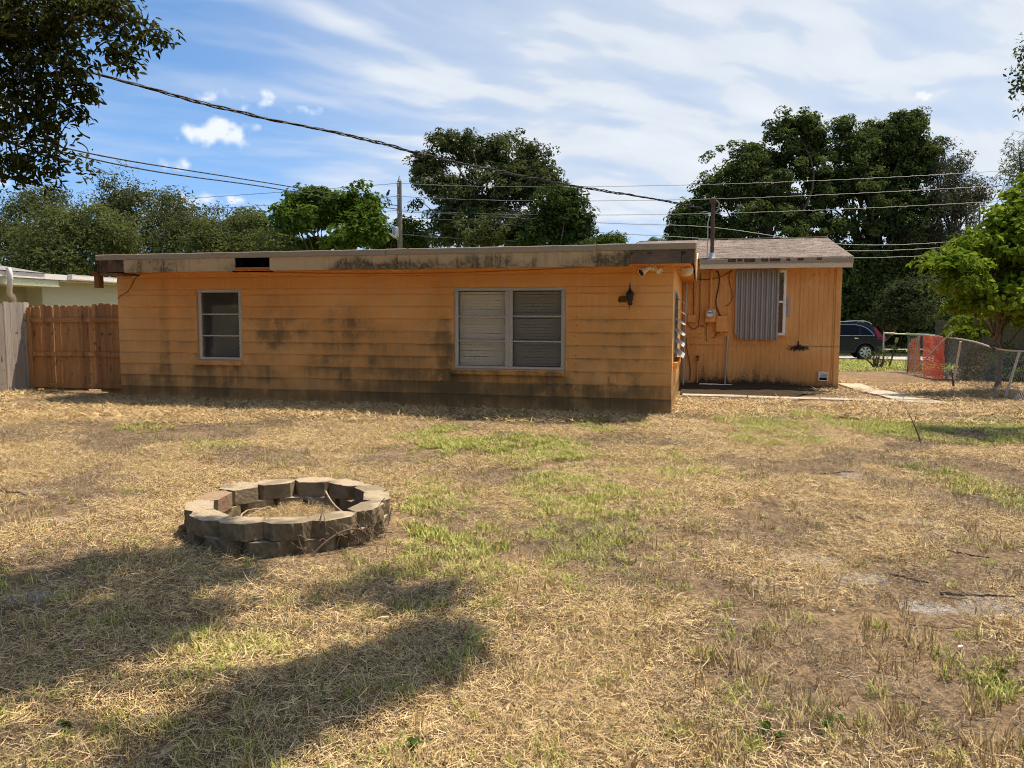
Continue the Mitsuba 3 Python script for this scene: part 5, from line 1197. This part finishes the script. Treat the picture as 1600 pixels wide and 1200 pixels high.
# twisted service cable from the upper left to the mast
pts = [(-80, 54, None), (40, 86, None), (160, 118, None), (240, 140, None), (400, 181.5, None), (560, 215, None), (660, 241, None), (800, 271.5, None), (900, 291, None), (1000, 307, None), (1060, 318, None), (1098, 326, None)]
Aend = np.array([-4.9, 9.2]); Bend = np.array([mt[0] - .12, mt[1] - .03]); P = []
for px, py, _ in pts:
    d = ray(px, py); q = Bend - Aend; M2 = np.array([[d[0], -q[0]], [d[1], -q[1]]]); t, s_ = np.linalg.solve(M2, Aend - EYE[:2]); P.append(EYE + d * t)
P = curve(P, 420); tt = np.arange(420) * .26
tg = np.gradient(P, axis=0); tg /= np.linalg.norm(tg, axis=1, keepdims=True); sd_ = np.cross(tg, [0, 0, 1.0]); up_ = np.cross(sd_, tg)
sv = thing('service_cable', 'thick twisted black service cable sagging from the upper left to the service mast', 'cable')
for k in range(3):
    ph = tt + k * 2.094 + .6 * np.sin(tt * .13); w = .013 + .006 * np.sin(tt * .31 + k)
    part(sv, 'strand', tube(P + sd_ * (np.cos(ph) * w)[:, None] + up_ * (np.sin(ph) * w)[:, None], .011 if k < 2 else .006, 5), 'black_cable', smooth=True)
single('roof_flashing', 'white strip lying on the flat roof above the wide window', 'flashing', H(bx(-3.9, -3.28, 0.9, 1.3, 2.64, 2.69, .01)), 'white_paint')

# ------------------------------------------------------------------ trees behind the viewer, mirrored in the windows
for k, (x, y, r, h) in enumerate(((-13, -12, 5.2, 7.5), (-4, -15, 5.6, 8.0), (6, -14, 5.4, 7.5), (-25, -6, 5.5, 8.0), (-31, 5, 5.5, 8.0))):
    tree('rear_tree', ('bushy tree behind the viewer on the left', 'bushy tree straight behind the viewer', 'bushy tree behind the viewer on the right', 'bushy tree behind the viewer far to the left', 'bushy tree left of the yard beyond the grey fence')[k], (x, y), [(x, y, h * .62, r, r * .8, h * .6), (x + r * .7, y + .5, h * .5, r * .7, r * .6, h * .45), (x - r * .7, y, h * .5, r * .7, r * .6, h * .45)], .3, 520, 30, .9, .6, .36, DK, 40 + k, branch=4)

# ------------------------------------------------------------------ cut straw and living grass
def blades(n, rad, seed, kind):
    r = np.random.default_rng(seed)
    ang = r.uniform(0, 2 * np.pi, n); rr = rad * np.sqrt(r.random(n)); c = np.stack([rr * np.cos(ang), rr * np.sin(ang), np.zeros(n)], 1)
    a = r.uniform(0, 2 * np.pi, n)
    if kind in ('straw', 'thatch'):
        L = r.uniform(.018, .070, n) * np.where(r.random(n) < .08, 1.7, 1); W = r.uniform(.0013, .0030, n); pitch = r.normal(.12, .24, n); W = W * .75; c[:, 2] = r.uniform(.0, .032, n); bend = r.normal(0, .35, n)
    elif kind == 'coarse':
        L = r.uniform(.04, .12, n); W = r.uniform(.003, .0065, n); pitch = r.normal(.15, .28, n); c[:, 2] = r.uniform(.0, .034, n); bend = r.normal(0, .3, n)
    else:
        L = r.uniform(.035, .085, n); W = r.uniform(.003, .0055, n); pitch = r.uniform(.75, 1.5, n); bend = r.normal(0, .25, n)
    d1 = np.stack([np.cos(a) * np.cos(pitch), np.sin(a) * np.cos(pitch), np.sin(pitch)], 1); a2 = a + bend; p2 = pitch - (.0 if kind != 'tuft' else r.uniform(.1, .6, n))
    d2 = np.stack([np.cos(a2) * np.cos(p2), np.sin(a2) * np.cos(p2), np.sin(p2)], 1)
    s = np.stack([-np.sin(a), np.cos(a), np.zeros(n)], 1) * (W / 2)[:, None]
    m = c + d1 * (L * .5)[:, None]; e = m + d2 * (L * .5)[:, None]
    if kind != 'tuft':
        tw = r.normal(0, .6, n)[:, None] * W[:, None] * np.array([0, 0, 1.0]); s = s + tw * .5
    v = np.stack([c - s, c + s, m + s, m - s, e + s * .3, e - s * .3], 1).reshape(-1, 3)
    f = (np.array([[0, 1, 2], [0, 2, 3], [3, 2, 4], [3, 4, 5]])[None] + (np.arange(n) * 6)[:, None, None]).reshape(-1, 3)
    t = r.random((n, 1)); q = r.random((n, 1))
    if kind == 'tuft':
        col = np.array([.17, .24, .03]) * (1 - t) + np.array([.42, .45, .085]) * t; col = np.where(q < .26, np.array([.55, .45, .20]), col)
        tip = col * 1.1 + .02
    elif kind == 'thatch':
        col = np.array([.10, .072, .048]) * (1 - t) + np.array([.42, .325, .21]) * t; col = np.where(q < .25, np.array([.07, .05, .035]), col); tip = col
    elif kind == 'stub':
        col = np.array([.30, .225, .10]) * (1 - t) + np.array([.58, .46, .24]) * t; tip = col
    else:
        col = np.array([.36, .25, .12]) * (1 - t) + np.array([.84, .655, .36]) * t; col = np.where(q < .30, np.array([.13, .08, .042]), col); col = np.where(q > .93, np.array([.40, .38, .12]), col); tip = col
    cv = np.repeat(col, 6, 0).reshape(n, 6, 3); cv[:, 4:] = np.repeat(tip[:, None], 2, 1)
    return (v, f), cv.reshape(-1, 3)


GROUPS = {}
for name, n, rad, seed, kind in [('straw_a', 2000, .36, 1, 'straw'), ('straw_b', 2000, .36, 2, 'straw'), ('straw_c', 1700, .36, 3, 'straw'), ('thatch_a', 900, .30, 14, 'thatch'), ('thatch_b', 1000, .34, 15, 'thatch'), ('coarse_a', 900, .5, 4, 'coarse'), ('coarse_b', 900, .5, 5, 'coarse'),
                                 ('tuft_a', 34, .055, 6, 'tuft'), ('tuft_b', 52, .085, 7, 'tuft'), ('tuft_c', 22, .035, 8, 'tuft'), ('stub_a', 22, .06, 9, 'stub'), ('stub_b', 16, .04, 10, 'stub')]:
    m, c = blades(n, rad, seed, kind)
    scene['group_' + name] = {'type': 'shapegroup', 'leafage': mikit.ply(m, 'blade', color=c)}
_cnt = {}


def inst(name, group, x, y, rot, s, dz=0.0, sz=None):
    n = _cnt.get(name, 0) + 1; _cnt[name] = n
    z = float(gh(x, y)) + dz; e = .12
    gx_, gy_ = (float(gh(x + e, y)) + dz - z) / e, (float(gh(x, y + e)) + dz - z) / e
    M = np.eye(4); R = rz(rot) * s
    R[2, :] = [0, 0, s if sz is None else sz]
    Sh = np.eye(3); Sh[2, 0] = gx_; Sh[2, 1] = gy_
    M[:3, :3] = Sh @ R; M[:3, 3] = [x, y, z]
    scene[f'{name}__{n:04d}'] = {'type': 'instance', 'to_world': T(M.tolist()), 'shape': {'type': 'ref', 'id': 'group_' + group}}


def blocked(x, y):
    lx, ly = loc([x, y, 0])
    if -9.83 < lx < 0.02 and ly > -.02: return True
    if -0.02 < lx < 3.3 and ly > 3.35 and ly < 12: return lx < 2.7 or ly > 5.6
    if ly > .15 and lx < -9.7: return True
    if 0 < lx < 4.7 and 2.8 < ly < 3.4: return (ly < 3.3 - .05 * 0) and ly > 2.95 - .08 * max(lx - 2, 0)
    if math.hypot(x - PC[0], y - PC[1]) < PR + .12: return True
    if 3.55 < lx < 4.5 and 3.2 < ly < 7: return lx > 3.75 - .07 * (ly - 3.2) and lx < 4.5 - .13 * (ly - 3.2)
    return False


from shapely.prepared import prep
WALK = prep(unary_union([Polygon(hxy(q)) for q in slabs]).buffer(.17))


def bare(x, y):
    a = 0
    for ax, ay, rx, ry in ASH: a = max(a, 1 - .6 * (((x - ax) / rx) ** 2 + ((y - ay) / ry) ** 2))
    return max(a, 0)


def grassy(x, y):
    return max(s * (1 - ((x - a) / rx) ** 2 - ((y - b) / ry) ** 2) for a, b, rx, ry, s in GREEN)


rng = np.random.default_rng(21)
y = 1.7
while y < 24:
    st = .30 if y < 7 else (.36 if y < 13 else .5)
    half = .78 * y + .8
    for x in np.arange(-half, half, st):
        px, py = x + rng.uniform(-.5, .5) * st, y + rng.uniform(-.5, .5) * st
        if px < -12 or px > 13.5 or blocked(px, py) or WALK.contains(Point(px, py)): continue
        lx, ly = loc([px, py, 0])
        if ly > 8 or rng.random() < bare(px, py) * 1.0: continue
        if lx < -11.95: continue
        thin = float(meshkit.fbm(np.array([[px * 1.1, py * 1.1, 2.0]]), 4, 4)[0]) - .035 * math.exp(-((px - 3.2) / 1.6) ** 2 - ((py - 5) / 2.5) ** 2) + .05 * math.exp(-((px + 4) / 3.5) ** 2 - ((py - 9.5) / 3) ** 2)
        if thin < .37 and rng.random() < .75: continue
        dull = thin < .455 + .05 * rng.random()
        if grassy(px, py) > .3 and rng.random() < .62: continue
        if y < 11: inst('dry_grass', 'thatch_' + 'ab'[rng.integers(2)] if dull else 'straw_' + 'abc'[rng.integers(3)], px, py, rng.uniform(0, 6.28), rng.uniform(.85, 1.15))
        elif dull and rng.random() < .6: inst('dry_grass', 'thatch_b', px, py, rng.uniform(0, 6.28), 1.5, sz=1.0)
        else: inst('dry_grass', 'coarse_' + 'ab'[rng.integers(2)], px, py, rng.uniform(0, 6.28), rng.uniform(.85, 1.15))
    y += st
for k in range(22):                                                # straw heaped inside the fire pit
    a = rng.uniform(0, 6.28); r = .16 * math.sqrt(rng.random()); inst('dry_grass', 'straw_' + 'abc'[k % 3], PC[0] + r * math.cos(a), PC[1] + r * math.sin(a), a, .72 - .012 * k, dz=.02 + .004 * k, sz=.9)
labels['dry_grass'] = {'label': 'cut dry straw covering the yard', 'category': 'grass', 'kind': 'stuff'}
for gxp, gyp, rx, ry, s in GREEN:
    area = math.pi * rx * ry; n = int(min(area * 420 * s, 1500))
    for _ in range(n):
        a = rng.uniform(0, 6.28); r = math.sqrt(rng.random()) * 1.15; x, y = gxp + rx * r * math.cos(a), gyp + ry * r * math.sin(a)
        if blocked(x, y) or rng.random() < (r - .55) * 1.1: continue
        if float(meshkit.fbm(np.array([[x * 2.2, y * 2.2, 7.0]]), 2, 9)[0]) < .36 + .1 * rng.random(): continue
        inst('green_grass', 'tuft_' + 'abc'[rng.integers(3)], x, y, rng.uniform(0, 6.28), rng.uniform(.75, 1.3), sz=rng.uniform(.5, 1.1))
for _ in range(3600):                                              # scattered stubble and single green tufts
    y = 2.0 + 12.5 * rng.random() ** 1.25; x = rng.uniform(-1, 1) * (.74 * y + .3)
    if blocked(x, y) or bare(x, y) > .3 or x > 11.5: continue
    if loc([x, y, 0])[0] < -11.8: continue
    w = float(meshkit.fbm(np.array([[x * .55, y * .55, 3.0]]), 3, 12)[0]); midx = math.exp(-((x - .2) / 2.6) ** 2)
    if rng.random() < .16 + .42 * midx * (w > .44) - .1 * (x > 2.2): inst('green_grass', 'tuft_' + 'abc'[rng.integers(3)], x, y, rng.uniform(0, 6.28), rng.uniform(.5, 1.0), sz=rng.uniform(.5, 1.1))
    else: inst('dry_grass', 'stub_' + 'ab'[rng.integers(2)], x, y, rng.uniform(0, 6.28), rng.uniform(.6, 1.2))
for _ in range(260):                                               # stems hugging the foot of the walls
    lx = rng.uniform(-9.6, -.1); ly = -rng.uniform(.02, .30); p = hp(lx, ly, 0); inst('dry_grass', 'stub_' + 'ab'[rng.integers(2)], p[0], p[1], rng.uniform(0, 6.28), rng.uniform(.6, 1.5))
for _ in range(1500):                                              # verge before and beyond the street
    lx = rng.uniform(3.6, 15); ly = rng.uniform(14.0, 24.8) if _ % 2 else rng.uniform(31.3, 37); p = hp(lx, ly, 0); inst('green_grass', 'tuft_b', p[0], p[1], rng.uniform(0, 6.28), rng.uniform(2.0, 3.4), sz=rng.uniform(1.0, 1.8))
labels['green_grass'] = {'label': 'patches of living yellow green grass', 'category': 'grass', 'kind': 'stuff'}

# ------------------------------------------------------------------ sticks and scraps on the lawn
def stick(px0, py0, px1, py1, r, lb, matl='dead_wood', bend=.05, seed=0, lift=.012, h1=0.0):
    r = r * .7; a, b = gnd(px0, py0), gnd(px1, py1); r_ = np.random.default_rng(seed + int(px0)); n = 9; t = np.linspace(0, 1, n)[:, None]
    P = a + (b - a) * t + r_.normal(0, bend * np.linalg.norm(b - a) * .3, (n, 3)) * np.sin(t * np.pi); P[:, 2] = gh(P[:, 0], P[:, 1]) + lift + r + h1 * t[:, 0]
    return single('stick', lb, 'stick', tube(curve(P, 18), np.linspace(r, r * .5, 18), 6), matl)


stick(1270, 745, 1332, 742, .014, 'short black stick lying on the lawn at the right, farther one', 'charcoal')
stick(1290, 782, 1345, 850, .010, 'long thin dark runner in the middle of the bare lawn at the right')
stick(1345, 850, 1425, 905, .009, 'thin dark runner continuing towards the lower right of the lawn')
stick(1320, 806, 1358, 822, .014, 'short dark stick beside the long runner', 'charcoal')
stick(1470, 935, 1590, 942, .012, 'dark stick near the right edge of the lawn', 'charcoal', .1)
stick(1385, 902, 1450, 918, .010, 'small dark stick lying on grey ash at the right', 'charcoal', .1)
stick(1480, 868, 1545, 880, .010, 'dark stick above the grey ash at the right edge', 'charcoal', .12)
stick(1365, 870, 1450, 900, .007, 'thin brown runner crossing the ash at the right', 'dead_wood', .15)
stick(1140, 641, 1163, 647, .016, 'short dark stick on the straw before the concrete walk', 'dead_wood')
stick(0, 770, 40, 779, .016, 'brown stick at the left edge of the lawn', 'dead_wood', .12)
stick(240, 1195, 285, 1165, .013, 'grey stick near the bottom left of the lawn', 'pale_stick', .1)
stick(1420, 980, 1520, 985, .006, 'thin twig low at the right of the lawn', 'dead_wood', .12)
tk = thing('dead_stalk', 'leaning dead weed stalk in the green strip at the right', 'stalk')
b0 = gnd(1440, 693); b0[2] = float(gh(b0[0], b0[1])); b1 = b0 + np.array([-.20, .05, .46])
part(tk, 'stem', tube(curve([b0, (b0 + b1) / 2 + [.01, 0, .02], b1], 10), np.linspace(.011, .003, 10), 6), 'dead_wood')
part(tk, 'twig', cat([tube(curve([b0 + (b1 - b0) * .5, b0 + (b1 - b0) * .62 + [.06, 0, .05], b0 + (b1 - b0) * .7 + [.08, 0, .12]], 6), .003, 4), tube(curve([b1, b1 + [-.02, 0, .08], b1 + [.01, 0, .14]], 6), .002, 4)]), 'dead_wood')
for px, py, h, ln, lb in [(1370, 575, .62, .30, 'cut shrub stump with several short stems before the street verge'), (1387, 572, 1.0, .42, 'thin leaning sapling stem with a pale broken tip near the street verge')]:
    key = thing('cut_shrub', lb, 'shrub'); b = gnd(px, py, -.12); b[2] = float(gh(b[0], b[1])) - .02; r_ = np.random.default_rng(px)
    if h < .8:
        for q in range(7):
            e = b + np.array([r_.normal(.0, .2), r_.normal(0, .15), h * r_.uniform(.6, 1.1)]); part(key, 'stem', tube(curve([b, (b + e) / 2 + r_.normal(0, .05, 3), e], 8), np.linspace(.04, .02, 8), 6), 'bark')
        m, c, _ = crown([(b[0], b[1], b[2] + .45, .55, .4, .42)], 40, 10, .13, .07, .03, OAK, 50, spread=.2); part(key, 'leaves', m, 'leaf', color=c)
    else:
        e = b + np.array([.30, .1, .92]); part(key, 'stem', tube(curve([b, (b + e) / 2 + [.03, 0, -.02], e], 10), np.linspace(.035, .025, 10), 7), 'bark'); part(key, 'tip', tube([e, e + [.05, 0, .16]], [.045, .05], 7), 'pale_stick')
        m, c, _ = crown([(e[0], e[1], e[2] - .2, .2, .2, .2)], 12, 6, .08, .08, .04, OAK, 51, spread=.2); part(key, 'leaves', m, 'leaf', color=c)
for k, (px, py, s, lb, mt_) in enumerate([(541, 1006, .030, 'scrap of pale blue green glass on the straw below the fire pit', 'scrap'), (1145, 980, .034, 'white scrap on the lawn, nearest the middle', 'scrap'), (1302, 962, .022, 'thin white splinter on the straw right of the middle', 'scrap'), (1500, 1018, .030, 'white splinter on the lawn near the lower right', 'scrap'), (575, 652, .05, 'pale stone before the shaded foot of the house wall', 'scrap'), (1113, 630, .06, 'black lump lying before the concrete walk', 'charcoal'), (1053, 659, .04, 'small dark lump near the house corner', 'charcoal')]):
    p = gnd(px, py); r_ = np.random.default_rng(k); ic = trimesh.creation.icosphere(2); v = np.array(ic.vertices); v = v * (1 + .5 * (meshkit.fbm(v * 1.6 + k, 2, k)[:, None] - .5)) * [1, .5, .3 if mt_ == 'scrap' else .7] * s * (.6 if mt_ == 'scrap' else .8)
    single('scrap' if mt_ == 'scrap' else 'lump', lb, 'scrap' if mt_ == 'scrap' else 'lump', (v @ rz(r_.uniform(0, 6)).T + [p[0], p[1], float(gh(p[0], p[1])) + .02 + s * .2], np.array(ic.faces)), mt_, smooth=60)
wd = []
for px, py in [(1195, 1150), (1215, 1165), (1310, 1140), (1290, 1150), (645, 1175), (100, 1145), (1560, 1060)]:
    p = gnd(px, py); wd.append(p)
rng = np.random.default_rng(8)
for k, p in enumerate(wd):
    C = np.array([p[0], p[1], float(gh(p[0], p[1])) + .03]) + rng.normal(0, .013, (9, 3)) * [1, 1, .4]
    v, f, kk = leaves(C, np.tile([0, 0, 1.0], (9, 1)), .036, .022, rng, jit=.35, detail=True)
    single('weed', ('leafy weed low at the right, left one of two neighbours', 'leafy weed low at the right, beneath its neighbour', 'leafy weed right of the low pair', 'small weed touching the lowest pair on its right', 'leafy weed at the bottom left of the middle', 'leafy weed at the lower left of the lawn', 'leafy weed near the right edge of the lawn')[k], 'weed', (v, f), 'leaf', color=np.tile([[.07, .12, .025]], (len(v), 1)))
